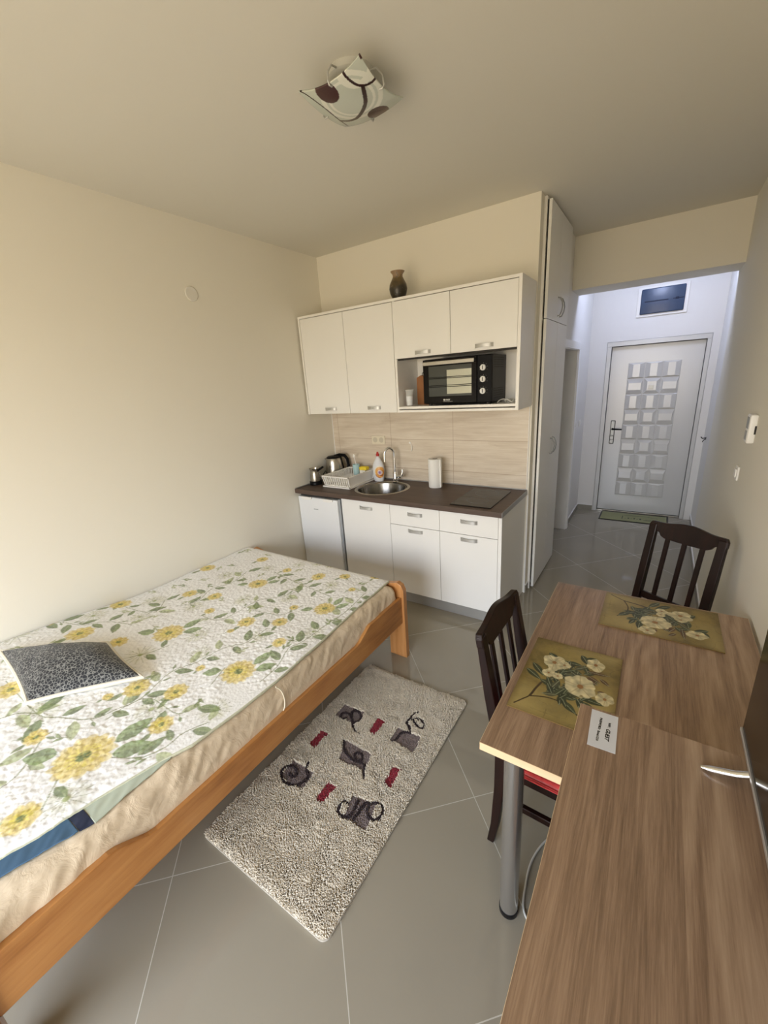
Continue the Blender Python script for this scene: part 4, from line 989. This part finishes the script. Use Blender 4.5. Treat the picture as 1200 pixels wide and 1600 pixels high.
cloth('blanket', [(-2.93, 1.368), (-2.89, 1.378)], M['navy'], 'dark navy cloth showing under the quilt between blue duvet and mint sheet', 'blanket', -2.9285, -2.8935, .5330, seed=7)

# pillow: two puffed skins joined at a seam
PC = [(.170, -2.775), (.630, -2.822), (.897, -2.495), (.540, -2.470)]; ZC4 = [.640, .585, .580, .620]
def pillow_surf(nu, nv, top):
    U, V_ = np.meshgrid(np.linspace(-1, 1, nu), np.linspace(-1, 1, nv), indexing='ij')
    # inward bow of the sides between the corners
    bu = 1 - .045 * (1 - V_ ** 2); bv = 1 - .06 * (1 - U ** 2); uu, vv = U * bu, V_ * bv
    w_ = [(1 - uu) * (1 - vv) / 4, (1 + uu) * (1 - vv) / 4, (1 + uu) * (1 + vv) / 4, (1 - uu) * (1 + vv) / 4]
    X_ = sum(a * b[0] for a, b in zip(w_, PC)); Y_ = sum(a * b[1] for a, b in zip(w_, PC)); Zs = sum(a * b for a, b in zip(w_, ZC4))
    puff = (np.clip(1 - U ** 2, 0, 1) ** .55) * (np.clip(1 - V_ ** 2, 0, 1) ** .55)
    if top: Z_ = Zs + .075 * puff + (smooth_noise(X_, Y_, .06, 50) - .5) * .010 * puff
    else: Z_ = np.maximum(Zs - .060 * puff ** .7, quilt_base(X_, Y_) + .004); Z_ = np.minimum(Z_, Zs)
    return X_, Y_, Z_
pl = thing('pillow', (.56, -2.64, .575), 'black and grey leopard print cushion with cream back lying on the floral quilt', 'pillow')
A_ = pillow_surf(60, 50, True); o = grid_mesh('cushion_front', A_[0] - .56, A_[1] + 2.64, A_[2] - .575, M['leopard'], parent=pl)
A_ = pillow_surf(60, 50, False); o = grid_mesh('cushion_back', (A_[0] - .56)[::-1], (A_[1] + 2.64)[::-1], (A_[2] - .575)[::-1], M['pillow_back'], parent=pl)
rimpts = []
U4 = np.linspace(-1, 1, 24)
A_ = pillow_surf(24, 24, True)
for i in range(24): rimpts.append((A_[0][i, 0], A_[1][i, 0], A_[2][i, 0] - .003))
for i in range(1, 24): rimpts.append((A_[0][-1, i], A_[1][-1, i], A_[2][-1, i] - .003))
for i in range(22, -1, -1): rimpts.append((A_[0][i, -1], A_[1][i, -1], A_[2][i, -1] - .003))
for i in range(22, -1, -1): rimpts.append((A_[0][0, i], A_[1][0, i], A_[2][0, i] - .003))
f = MB(); f.tube(rimpts, .009, 8); f.build('edge_band', M['pillow_back'], pl, smooth=True)

# ------------------------------------------------------------------ rug
rx0, rx1, ry0, ry1 = 1.275, 1.947, -2.580, -1.375
rg = thing('rug', (1.61, -1.98, 0), 'cream shaggy rug with mauve squares, dark curls and red bars beside the bed', 'rug')
def rr_in(x, y, r=.03, ins=0.0):
    dx = np.maximum(np.maximum(rx0 + ins + r - x, x - (rx1 - ins - r)), 0); dy = np.maximum(np.maximum(ry0 + ins + r - y, y - (ry1 - ins - r)), 0)
    return np.hypot(dx, dy) <= r
out = []
for cx_, cy_, a0 in ((rx1 - .03, ry1 - .03, 0), (rx0 + .03, ry1 - .03, PI / 2), (rx0 + .03, ry0 + .03, PI), (rx1 - .03, ry0 + .03, 1.5 * PI)):
    for k in range(7): a = a0 + PI / 2 * k / 6; out.append((cx_ + .03 * math.cos(a), cy_ + .03 * math.sin(a)))
f = MB(); f.prism(out, 'z', .0005, .008); f.build('backing', plain('rug_backing', (.45, .41, .34), 1.0), rg)
r_ = np.random.RandomState(3); sp = .0041
gx, gy = np.meshgrid(np.arange(rx0 + .003, rx1 - .003, sp), np.arange(ry0 + .003, ry1 - .003, sp), indexing='ij')
gx = (gx + (r_.rand(*gx.shape) - .5) * sp).ravel(); gy = (gy + (r_.rand(*gy.shape) - .5) * sp).ravel()
k_ = rr_in(gx, gy, .03, .002); gx, gy = gx[k_], gy[k_]; N_ = len(gx)
cc_ = np.ones((N_, 3)) * np.array([.68, .61, .49]) * (.82 + .30 * r_.rand(N_, 1)); low = np.zeros(N_)
jx = gx + (r_.rand(N_) - .5) * .003; jy = gy + (r_.rand(N_) - .5) * .003
for P in RUG['sq']:
    m = poly_mask(jx, jy, P); cc_[m] = np.array([.215, .165, .155]) * (.85 + .3 * r_.rand(m.sum(), 1)); low[m] = 1
for P in RUG['red']:
    m = poly_mask(jx, jy, P); cc_[m] = np.array([.27, .012, .028]) * (.8 + .4 * r_.rand(m.sum(), 1)); low[m] = .7
for P in RUG['curl']:
    cp = [(p.x, p.y) for p in curve_pts(P, 6)]; dm = np.ones(N_)
    for a, b in zip(cp, cp[1:]): dd, _ = seg_dist(gx, gy, a, b); dm = np.minimum(dm, dd)
    m = dm < .0068; cc_[m] = np.array([.022, .008, .012]) * (.8 + .4 * r_.rand(m.sum(), 1)); low[m] = .6
hgt = .021 - .007 * low + .006 * (smooth_noise(gx, gy, .045, 61) - .5) + .004 * r_.rand(N_)
la = smooth_noise(gx, gy, .055, 62) * 7 + r_.rand(N_) * 2.6; lm = (.003 + .0050 * smooth_noise(gx, gy, .035, 63)) * (1 - .85 * low)
edge = np.minimum.reduce([gx - rx0, rx1 - gx, gy - ry0, ry1 - gy]); hgt *= .62 + .38 * np.clip(edge / .03, 0, 1)
lx, ly = lm * np.cos(la), lm * np.sin(la)
rad = .0029
V3 = []; 
angs = r_.rand(N_) * 6.28
for lvl, (zf, rf, lf) in enumerate(((0.0, .75, 0), (.55, 1.0, .35), (.92, .55, 1.0))):
    for k in range(4):
        a = angs + k * PI / 2
        V3.append(np.stack([gx + lx * lf + rad * rf * np.cos(a), gy + ly * lf + rad * rf * np.sin(a), .008 + (hgt - .008) * zf], -1))
V3.append(np.stack([gx + lx * 1.15, gy + ly * 1.15, hgt], -1))
V3 = np.stack(V3, 1); T = V3.shape[1]; base = np.arange(N_)[:, None] * T
quads = []; tris = []
for lvl in range(2):
    for k in range(4):
        a, b = lvl * 4 + k, lvl * 4 + (k + 1) % 4; quads.append((a, b, b + 4, a + 4))
for k in range(4): tris.append((8 + k, 8 + (k + 1) % 4, 12))
Qf = (base[:, None, :] + np.array(quads)[None]).reshape(-1, 4); Tf = (base[:, None, :] + np.array(tris)[None]).reshape(-1, 3)
me = bpy.data.meshes.new('pile'); VV = V3.reshape(-1, 3) - np.array([1.61, -1.98, 0])
me.vertices.add(len(VV)); me.vertices.foreach_set('co', VV.astype(np.float32).ravel())
me.loops.add(Qf.size + Tf.size); me.loops.foreach_set('vertex_index', np.concatenate([Qf.ravel(), Tf.ravel()]).astype(np.int32))
me.polygons.add(len(Qf) + len(Tf)); me.polygons.foreach_set('loop_start', np.concatenate([np.arange(len(Qf)) * 4, Qf.size + np.arange(len(Tf)) * 3]).astype(np.int32))
me.update(calc_edges=True)
me.polygons.foreach_set('use_smooth', np.ones(len(Qf) + len(Tf), dtype=bool))
a = me.color_attributes.new('Col', 'FLOAT_COLOR', 'POINT'); c = np.ones((N_ * T, 4), dtype=np.float32); c[:, :3] = np.repeat(cc_, T, 0); a.data.foreach_set('color', c.ravel())
me.materials.append(M['rugpile']); o = bpy.data.objects.new('pile', me); COL.objects.link(o); o.parent = rg; o['kind'] = 'stuff'

# ------------------------------------------------------------------ dining table
TX0, TX1, TY0, TY1 = 2.338, 3.045, -2.246, -1.172
tb = thing('dining_table', (2.69, -1.71, 0), 'pale oak laminate dining table with round chrome legs by the right wall', 'table')
f = MB(); f.box(TX0 + .001, TX1 - .001, TY0 + .001, TY1 - .001, .724, .75); f.build('tabletop', M['oak'], tb)
f = MB()
f.box(TX0, TX1, TY0, TY0 + .001, .7242, .7497); f.box(TX0, TX1, TY1 - .001, TY1, .7242, .7497); f.box(TX0, TX0 + .001, TY0, TY1, .7242, .7497); f.box(TX1 - .001, TX1, TY0, TY1, .7242, .7497)
f.build('edge_band', M['oak_edge'], tb)
for lx_, ly_ in ((2.420, -2.178), (2.965, -2.178), (2.420, -1.24), (2.965, -1.24)):
    f = MB(); f.lathe([(.0295, .022), (.0295, .715)], (lx_, ly_, 0), 32); f.lathe([(.045, .715), (.045, .7238)], (lx_, ly_, 0), 32); l_ = f.build('leg', M['leg_chrome'], tb, smooth=True)
    f = MB(); f.lathe([(.029, 0), (.031, .004), (.031, .022), (.029, .0225)], (lx_, ly_, 0), 32); f.build('foot_cap', M['black'], l_, smooth=True)

# placemats
def mat_mesh():
    w2, h2 = .200, .143
    U, V_ = np.meshgrid(np.linspace(-w2, w2, 300), np.linspace(-h2, h2, 215), indexing='ij')
    Cc = np.ones(U.shape + (3,)); n1 = smooth_noise(U, V_, .07, 70); n2 = smooth_noise(U, V_, .018, 71)
    Cc[:] = np.array([.215, .155, .042]); Cc *= (.50 + .62 * n1 + .36 * n2 + .18 * smooth_noise(U, V_, .006, 77))[..., None]
    blend(Cc, np.clip((smooth_noise(U, V_, .11, 72) - .5) * 1.6, 0, .6), (.46, .36, .14))
    ed = np.minimum(w2 - np.abs(U), h2 - np.abs(V_)); blend(Cc, np.clip(1 - ed / .022, 0, 1) * .45, (.12, .075, .02))
    cr = np.abs(smooth_noise(U, V_, .05, 73) - .5) < .006; Cc[cr] *= .75
    for S2 in MATP['stem']: 
        P = [(p.x, p.y) for p in curve_pts(S2, 6)]; stem(Cc, U, V_, P, .0022, (.05, .028, .012), .95)
    P = [(p.x, p.y) for p in curve_pts(MATP['stem'][0], 6)]; stem(Cc, U, V_, P[len(P) // 2:], .0035, (.06, .035, .016), .95)
    def lf(a, b, wd, col):
        L = math.hypot(b[0] - a[0], b[1] - a[1]); leaf(Cc, U, V_, (a[0] + b[0]) / 2, (a[1] + b[1]) / 2, L * 1.1, wd, math.atan2(b[1] - a[1], b[0] - a[0]), col, .95)
    for a, b in MATP['leaf']: lf(a, b, .0150, (.030, .040, .018))
    rs = np.random.RandomState(5)
    for k in range(60):
        a = (rs.uniform(-.075, .085), rs.uniform(-.045, .055)); an = rs.uniform(0, 6.28); lf(a, (a[0] + .045 * math.cos(an), a[1] + .045 * math.sin(an)), .012, [(.035, .045, .02), (.06, .06, .03), (.025, .032, .015)][k % 3])
    for a, b in MATP['brown']: lf(a, b, .010, (.085, .040, .020))
    for i, (cx, cy, R) in enumerate(MATP['white']):
        R = R * .98; w = local(U, V_, cx, cy, R * 1.3)
        if w is None: continue
        x, y = U[w] - cx, V_[w] - cy; r = np.hypot(x, y * 1.15) / R; th = np.arctan2(y, x) + i
        petal = .78 + .14 * np.abs(np.cos(2.5 * th + .6 * np.sin(th))) + .30 * (smooth_noise(U[w], V_[w], .016, 75) - .5); m = np.clip((petal - r) / .06, 0, 1)
        sh = .50 + .28 * np.abs(np.cos(2.5 * th + r)) - .25 * np.clip(.5 - r, 0, 1) + .50 * smooth_noise(U[w], V_[w], .011, 76) * np.clip(r + .3, 0, 1)
        colr = np.stack([.66 * sh, .58 * sh, .34 * sh], -1); Cc[w] = Cc[w] * (1 - m[..., None]) + colr * m[..., None]
        ln = np.clip(1 - np.abs(np.sin(2.5 * th)) * 9 * r, 0, .35) * (r < petal) * (r > .2); Cc[w] = Cc[w] * (1 - ln[..., None]) + np.array([.25, .16, .06]) * ln[..., None]
        c3 = np.clip((.20 - r) / .05, 0, .9); Cc[w] = Cc[w] * (1 - c3[..., None]) + np.array([.30, .13, .03]) * c3[..., None]
    r0 = .006
    dx = np.maximum(np.abs(U) - (w2 - r0), 0); dy = np.maximum(np.abs(V_) - (h2 - r0), 0)
    return U, V_, Cc
U, V_, Cc = mat_mesh()
def placemat(first, x, y, rz, label):
    r = thing('placemat', (x, y, .7503), label, 'placemat', 'floral placemats on the dining table'); r.rotation_euler = (0, 0, rz)
    if first is None:
        a = grid_mesh('printed_face', U, V_, np.full(U.shape, .0046), M['matprint'], parent=r, col=Cc)
        f = MB(); f.box(-.200, .200, -.143, .143, 0, .0045, .001, 1); mb_ = f
        me = bpy.data.meshes.new('cork_base'); me.from_pydata(f.v, [], f.f); me.materials.append(plain('cork_edge', (.20, .12, .035), .8)); b = bpy.data.objects.new('cork_base', me); COL.objects.link(b); b.parent = r
    else:
        for ch in first.children: k = ch.copy(); COL.objects.link(k); k.parent = r
    return r
# the print's "right" runs along local x, its "up" along local y
pm1 = placemat(None, 2.506, -1.878, -PI / 2, 'mustard placemat printed with white flowers, left on the dining table nearer the camera')
pm2 = placemat(pm1, 2.748, -1.332, PI - .004, 'mustard placemat printed with white flowers, at the far end of the dining table')

# ------------------------------------------------------------------ chairs
TH = math.atan2(.084, .494)
def LB(x, y, s_): return (-s_ * math.sin(TH) + x * math.cos(TH), y, .45 + s_ * math.cos(TH) + x * math.sin(TH))
def make_chair(label):
    r = thing('dining_chair', (0, 0, 0), label, 'chair', 'dark wooden dining chairs')
    def leaned(mb): mb.v = [LB(*v) for v in mb.v]; return mb
    for sg in (1, -1):
        f = MB(); y = sg * .163
        prof = [(-.030, 0, .016), (-.014, .10, .017), (0, .30, .019), (.003, .45, .020)]
        pts = [(a, y, z) for a, z, _ in prof] + [LB(0, y, .25), LB(0, y, .470)]
        hw = [.014, .016, .018, .019, .020, .019]; hd = [.013, .015, .018, .020, .018, .012]
        vs = []; fs = []
        for (px, py, pz), w_, d_ in zip(pts, hw, hd): vs += [(px - d_, py - w_, pz), (px + d_, py - w_, pz), (px + d_, py + w_, pz), (px - d_, py + w_, pz)]
        for k in range(len(pts) - 1):
            for q_ in range(4): fs.append((k * 4 + q_, k * 4 + (q_ + 1) % 4, k * 4 + 4 + (q_ + 1) % 4, k * 4 + 4 + q_))
        fs += [(0, 1, 2, 3), (len(vs) - 1, len(vs) - 2, len(vs) - 3, len(vs) - 4)]
        f.add(vs, fs); f.build('leg', M['chairwood'], r, bevel=.004)
        f = MB(); vs = []
        for z, h_ in ((0, .014), (.25, .017), (.41, .021)):
            for a, b in ((-1, -1), (1, -1), (1, 1), (-1, 1)): vs.append((.375 + a * h_, sg * .172 + b * h_, z))
        fs = [(0, 1, 2, 3), (11, 10, 9, 8)] + [(k * 4 + q_, k * 4 + (q_ + 1) % 4, k * 4 + 4 + (q_ + 1) % 4, k * 4 + 4 + q_) for k in range(2) for q_ in range(4)]
        f.add(vs, fs); f.build('leg', M['chairwood'], r, bevel=.004)
        f = MB(); f.box(.012, .362, sg * .165 - .009, sg * .165 + .009, .235, .262, .003); f.build('stretcher', M['chairwood'], r)
    f = MB(); f.box(.18, .198, -.157, .157, .238, .259, .003); f.build('stretcher', M['chairwood'], r)
    f = MB(); f.box(.015, .365, .155, .175, .372, .424, .002); f.box(.015, .365, -.175, -.155, .372, .424, .002); f.box(.366, .386, -.155, .155, .372, .424, .002); f.box(-.004, .016, -.140, .140, .372, .424, .002); f.build('seat_frame', M['chairwood'], r)
    f = MB(); f.box(.022, .415, -.195, .195, .424, .446, .009, 3); f.build('seat', M['chairwood'], r)
    # crest rail outline in (y, s)
    top = []
    n = 40
    for k in range(n + 1):
        y = -.184 + .368 * k / n; t_ = abs(y) / .184
        s_ = .480 + .019 * (.5 + .5 * math.cos(PI * min(1, t_ / .72))) if t_ < .72 else .480
        if t_ > .93: s_ = .480 - .018 * (1 - math.sqrt(max(0, 1 - ((t_ - .93) / .07) ** 2)))
        top.append((y, s_))
    bot = [(.184, .436), (.181, .428), (.140, .430), (.128, .424), (.118, .408), (.100, .399), (.05, .397), (0, .396), (-.05, .397), (-.100, .399), (-.118, .408), (-.128, .424), (-.140, .430), (-.181, .428), (-.184, .436)]
    pts = top + bot; f = MB(); vs = []
    for xo in (-.013, .011):
        for y, s_ in pts: vs.append((xo - .010 * (1 - (y / .187) ** 2) , y, s_))
    m_ = len(pts); fs = [(i, (i + 1) % m_, m_ + (i + 1) % m_, m_ + i) for i in range(m_)]
    # faces as strips between top and bottom edges
    nb_ = len(bot)
    def botz(y): return float(np.interp(y, [b[0] for b in bot[::-1]], [b[1] for b in bot[::-1]]))
    f.add(vs, fs + [tuple(range(m_)), tuple(range(m_, 2 * m_))[::-1]]); leaned(f)
    bm = bmesh.new(); me_ = bpy.data.meshes.new('x'); me_.from_pydata(f.v, [], f.f); bm.from_mesh(me_); bmesh.ops.triangulate(bm, faces=[g for g in bm.faces if len(g.verts) > 4]); f = MB(); f.frombm(bm)
    f.build('crest_rail', M['chairwood'], r, bevel=.003)
    f = MB(); f.box(-.010, .010, -.142, .142, .045, .082, .003); leaned(f); f.build('lower_rail', M['chairwood'], r)
    for y in (-.083, 0, .083):
        f = MB(); f.box(-.013 - .0, -.001, y - .0115, y + .0115, .078, .402, .002, 1); leaned(f); f.build('slat', M['chairwood'], r)
    return r
def place(o, x, y, rz): o.location = (x, y, 0); o.rotation_euler = (0, 0, rz)
ch1 = make_chair('dark brown slatted wooden chair at the left side of the dining table, nearer the camera')
def copy_thing(src, label):
    r = src.copy(); COL.objects.link(r); r['label'] = label
    for c_ in src.children:
        k = c_.copy(); COL.objects.link(k); k.parent = r
    return r
ch2 = copy_thing(ch1, 'dark brown slatted wooden chair beyond the far end of the dining table, facing it')
place(ch1, 2.331, -1.827, -.041); place(ch2, 2.806, -.722, -2.10)
f = MB(); f.box(.035, .425, -.205, .205, .4465, .487, .018, 4); f.box(.04, .425, -.212, .212, .440, .452, .005, 2)
me_src = f.build('seat_cushion', M['red_knit'], smooth=True, org=(0, 0, 0))
# the cover hangs a little over the seat edge
tag(me_src, 'red knitted seat cushion on the chair tucked under the left of the dining table', 'cushion', 'red seat cushions')
for v in me_src.data.vertices:
    if v.co.z < .456 : v.co.z = max(v.co.z, .4465)
k = me_src.copy(); COL.objects.link(k); k['label'] = 'red knitted seat cushion on the chair beyond the far end of the dining table'
place(me_src, 2.331, -1.827, -.041); place(k, 2.806, -.722, -2.10)

# ------------------------------------------------------------------ sideboard, card, television
DX0, DX1, DY0, DY1, DZ = 2.583, 3.047, -3.40, -2.250, 1.0
sb = thing('sideboard', (2.8, -2.85, 0), 'tall oak laminate sideboard under the television along the right wall', 'sideboard')
f = MB(); f.box(DX0, DX1, DY0, DY1, DZ - .022, DZ - .0005); f.box(DX0 + .0006, DX1, DY0 + .0006, DY1 - .0006, DZ - .001, DZ); f.build('top_board', M['oak'], sb)
f = MB(); f.box(DX0 - .0006, DX0 + .0002, DY0, DY1, DZ - .0218, DZ - .0006); f.build('edge_band', M['oak_edge'], sb)
f = MB(); f.box(DX0 + .026, DX1, DY0 + .01, DY0 + .028, .03, DZ - .022); f.box(DX0 + .026, DX1, DY1 - .028, DY1 - .01, .03, DZ - .022); f.box(DX0 + .026, DX1, DY0 + .028, DY1 - .028, .03, .048); f.box(DX1 - .008, DX1 - .001, DY0 + .028, DY1 - .028, .048, DZ - .022); f.box(DX0 + .05, DX1, DY0 + .02, DY1 - .02, 0, .03); f.build('carcass', M['oak'], sb)
for a in range(2):
    f = MB(); yy = DY0 + .012 + a * .564; f.box(DX0 + .006, DX0 + .024, yy, yy + .561, .034, DZ - .028, .001, 1); q = f.build('cabinet_door', M['oak'], sb)
    hy = yy + (.52 if a == 0 else .04); f = MB(); f.tube([(DX0 + .006, hy, .60), (DX0 - .016, hy, .60), (DX0 - .016, hy, .72), (DX0 + .006, hy, .72)], .005, 10); f.build('handle', M['steel'], q, smooth=True)
cd = thing('note_card', (2.635, -2.31, DZ), 'white paper note taped to the sideboard corner, with black writing', 'note')
f = MB(); f.prism([(2.607, -2.258), (2.659, -2.257), (2.662, -2.362), (2.611, -2.364)], 'z', DZ + .0002, DZ + .0007); f.build('paper', plain('note_paper', (.66, .67, .70), .6), cd)
ROTC = Matrix.Rotation(-PI / 2 - .01, 3, 'Z')
text_mesh('printed_text', 'PASSWORD:  Bonat1234', .0066, (2.6255, -2.276, DZ + .0009), ROTC, M['ink'], cd, bold=.00012)
text_mesh('printed_text', 'WIFI :', .0062, (2.6425, -2.283, DZ + .0009), ROTC, M['ink'], cd, bold=.00012)
text_mesh('handwriting', 'GUEST', .0108, (2.6405, -2.302, DZ + .0009), ROTC, M['ink'], cd, shear=.35, bold=.0003)
tv = thing('television', (2.90, -2.62, DZ), 'black flat television on chrome feet at the right edge of the sideboard', 'television')
TY_0, TY_1, TZ0, TZ1 = -2.985, -2.232, 1.051, 1.482
f = MB(); f.box(2.872, 2.905, TY_0 + .01, TY_1 - .01, TZ0 + .01, TZ1 - .01, .004); f.box(2.905, 2.935, TY_0 + .12, TY_1 - .12, TZ0 + .03, TZ0 + .26, .008); f.build('housing', M['black'], tv)
f = MB(); f.box(2.8625, 2.872, TY_0, TY_1, TZ0, TZ1, .002, 2); f.build('bezel', M['black_gloss'], tv)
f = MB(); f.box(2.8615, 2.8626, TY_0 + .008, TY_1 - .008, TZ0 + .014, TZ1 - .008); f.build('screen', M['screen'], tv)
f = MB(); f.box(2.8590, 2.8695, TY_0, TY_1, TZ0 - .0045, TZ0 + .0035, .001, 1); f.build('bottom_trim', plain('satin_silver', (.40, .38, .36), .35, .5), tv)
for yy in (-2.320, -2.895):
    f = MB(); f.tube([(2.800, yy + .002, DZ + .004), (2.815, yy, DZ + .008), (2.850, yy, DZ + .016), (2.88, yy, DZ + .030)], [.003, .0065, .007, .007], 12)
    f.tube([(2.88, yy, DZ + .030), (2.915, yy, DZ + .016), (2.950, yy, DZ + .008), (2.965, yy, DZ + .004)], [.007, .007, .0065, .003], 12); f.tube([(2.88, yy, DZ + .028), (2.888, yy, TZ0 + .014)], .008, 12)
    f.build('foot', M['chrome'], tv, smooth=True)
# cable on the floor under the table
P = curve_pts([(2.60, -1.80), (2.52, -1.84), (2.475, -1.90), (2.450, -1.99), (2.451, -2.08), (2.468, -2.16), (2.53, -2.20), (2.60, -2.215)], 8)
f = MB(); f.tube([(p.x, p.y, .0042) for p in P], .0038, 8)
tag(f.build('floor_cable', M['cable'], smooth=True), 'thin pale cable looping on the floor between table leg and sideboard', 'cable')

# ------------------------------------------------------------------ ceiling lamp
LX, LY = 1.578, -1.556
lp = thing('ceiling_lamp', (LX, LY, H), 'square curved glass ceiling lamp with brown circles and arcs on the ceiling', 'ceiling lamp')
n_g = 120; U, V_ = np.meshgrid(np.linspace(-1, 1, n_g), np.linspace(-1, 1, n_g), indexing='ij')
hw = .137
XL = LX + U * hw * (1 - .05 * (1 - V_ ** 2)); YL = LY + V_ * hw * (1 - .05 * (1 - U ** 2)); rr2 = (U ** 2 + V_ ** 2) / 2; ZL = 2.716 + .040 * rr2 ** 1.1
Cl = np.ones(U.shape + (3,)) * np.array([.52, .56, .50])
for (cx, cy, r0, r1) in ((1.60, -1.59, .075, .085), (1.60, -1.59, .095, .112), (1.68, -1.68, .045, .07)):
    dd = np.hypot(XL - cx, YL - cy); Cl[(dd > r0) & (dd < r1)] = (.72, .73, .66)
Cl[np.hypot(XL - 1.60, YL - 1.0 * -1.59) < 0] = 0
BR = (.060, .022, .020)
for cx, cy, a_, b_ in ((1.545, -1.660, .046, .036), (1.623, -1.455, .046, .036)):
    Cl[np.hypot((XL - cx) / .040, (YL - cy) / .043) < 1] = BR
for P, wd in (([(1.641, -1.709), (1.641, -1.668), (1.655, -1.626), (1.683, -1.603), (1.724, -1.598)], .0045), ([(1.664, -1.611), (1.628, -1.547), (1.56, -1.499), (1.516, -1.494), (1.487, -1.509)], .0075), ([(1.440, -1.70), (1.469, -1.672), (1.489, -1.595), (1.481, -1.49), (1.462, -1.43)], .0028)):
    cp_ = [(p.x, p.y) for p in curve_pts(P, 8)]
    for a, b in zip(cp_, cp_[1:]):
        dd, _ = seg_dist(XL, YL, a, b); Cl[dd < wd] = (.035, .014, .012)
Cl[(U + .0 > .955) & (V_ < -.91)] = BR
grid_mesh('glass_shade', XL - LX, YL - LY, ZL - H, M['lampglass'], parent=lp, col=Cl, solid=.005)
f = MB(); f.lathe([(0, 0), (.086, 0), (.086, -.020), (.078, -.026), (0, -.026)], (LX, LY, H), 40); f.build('ceiling_plate', plain('grey_lamp_plate', (.50, .50, .46), .4), lp, smooth=True)
for dx, dy in ((.0, -1), (1, 0), (0, 1), (-1, 0)):
    f = MB(); e = hw * .95; cxx, cyy = LX + dx * e, LY + dy * e; zz = 2.736
    f.tube([(LX + dx * .08, LY + dy * .08, H - .018), (LX + dx * .112, LY + dy * .112, H - .024), (LX + dx * (e + .004), LY + dy * (e + .004), H - .050), (LX + dx * (e + .009), LY + dy * (e + .009), zz - .004), (LX + dx * (e + .003), LY + dy * (e + .003), zz - .012), (LX + dx * (e - .012), LY + dy * (e - .012), zz - .010)], .0032, 8); f.build('clip', M['handle'], lp, smooth=True)

# hall lamp above the beam line
hl = thing('hall_ceiling_lamp', (2.5, 1.70, H), 'round cool white ceiling lamp hidden behind the hall beam', 'ceiling lamp')
f = MB(); f.lathe([(.0, 0), (.14, 0), (.14, -.03), (0, -.03)], (2.50, 1.70, H - .0005), 32); f.build('base', M['white_plastic'], hl)
f = MB(); f.lathe([(.128, -.031), (.125, -.05), (.08, -.075), (0, -.085)], (2.50, 1.70, H), 32, cap=False); f.build('diffuser', M['hall_glow'], hl, smooth=True)
M['hall_glow'].node_tree.nodes['Principled BSDF'].inputs['Emission Strength'].default_value = HALL_E

# ------------------------------------------------------------------ daylight through the window
w = bpy.data.worlds.new('outdoors'); scn.world = w; w.use_nodes = True
nt = w.node_tree; nt.nodes.clear()
tc = nt.nodes.new('ShaderNodeTexCoord'); sp = nt.nodes.new('ShaderNodeSeparateXYZ'); nt.links.new(tc.outputs['Generated'], sp.inputs[0])
rp = nt.nodes.new('ShaderNodeValToRGB'); ma = nt.nodes.new('ShaderNodeMapRange'); ma.inputs['From Min'].default_value = -1; ma.inputs['From Max'].default_value = 1
nt.links.new(sp.outputs[2], ma.inputs['Value']); nt.links.new(ma.outputs[0], rp.inputs[0])
e = rp.color_ramp.elements
for _ in range(len(WORLD) - 2): e.new(.5)
for i, (p_, c_) in enumerate(WORLD): e[i].position = p_; e[i].color = (*c_, 1)
bg = nt.nodes.new('ShaderNodeBackground'); bg.inputs['Strength'].default_value = WORLD_S
ou = nt.nodes.new('ShaderNodeOutputWorld'); nt.links.new(rp.outputs[0], bg.inputs[0]); nt.links.new(bg.outputs[0], ou.inputs[0])
pl_ = bpy.data.lights.new('window_portal', 'AREA'); pl_.shape = 'RECTANGLE'; pl_.size = 2.45; pl_.size_y = 2.30; pl_.cycles.is_portal = True
po = bpy.data.objects.new('window_portal', pl_); COL.objects.link(po); po.location = (1.775, YB - .03, 1.15); po.rotation_euler = (PI / 2, 0, 0)

# ------------------------------------------------------------------ camera
cx, cy, cz, yaw, pitch, roll, fpx = 2.658898, -3.115102, 1.734333, -.599139, .306210, -.067820, 636.866
fwd = Vector((math.sin(yaw) * math.cos(pitch), math.cos(yaw) * math.cos(pitch), -math.sin(pitch))); rt = Vector((math.cos(yaw), -math.sin(yaw), 0)); up = rt.cross(fwd)
r2 = math.cos(roll) * rt + math.sin(roll) * up; u2 = -math.sin(roll) * rt + math.cos(roll) * up
cam = bpy.data.cameras.new('camera'); co = bpy.data.objects.new('camera', cam); COL.objects.link(co)
mw = Matrix((r2, u2, -fwd)).transposed().to_4x4(); mw.translation = (cx, cy, cz); co.matrix_world = mw
cam.sensor_fit = 'VERTICAL'; cam.sensor_height = 36; cam.sensor_width = 27; cam.lens = fpx / 1600 * 36; cam.clip_start = .02
scn.camera = co
scn.view_settings.view_transform = 'Standard'; scn.view_settings.look = 'None'; scn.view_settings.gamma = 1; scn.view_settings.use_curve_mapping = False
scn.view_settings.exposure = EXPO
scn.cycles.use_denoising = True; scn.cycles.max_bounces = 10; scn.cycles.diffuse_bounces = 6; scn.cycles.glossy_bounces = 4; scn.cycles.sample_clamp_indirect = 6
scn.cycles.caustics_reflective = False; scn.cycles.caustics_refractive = False
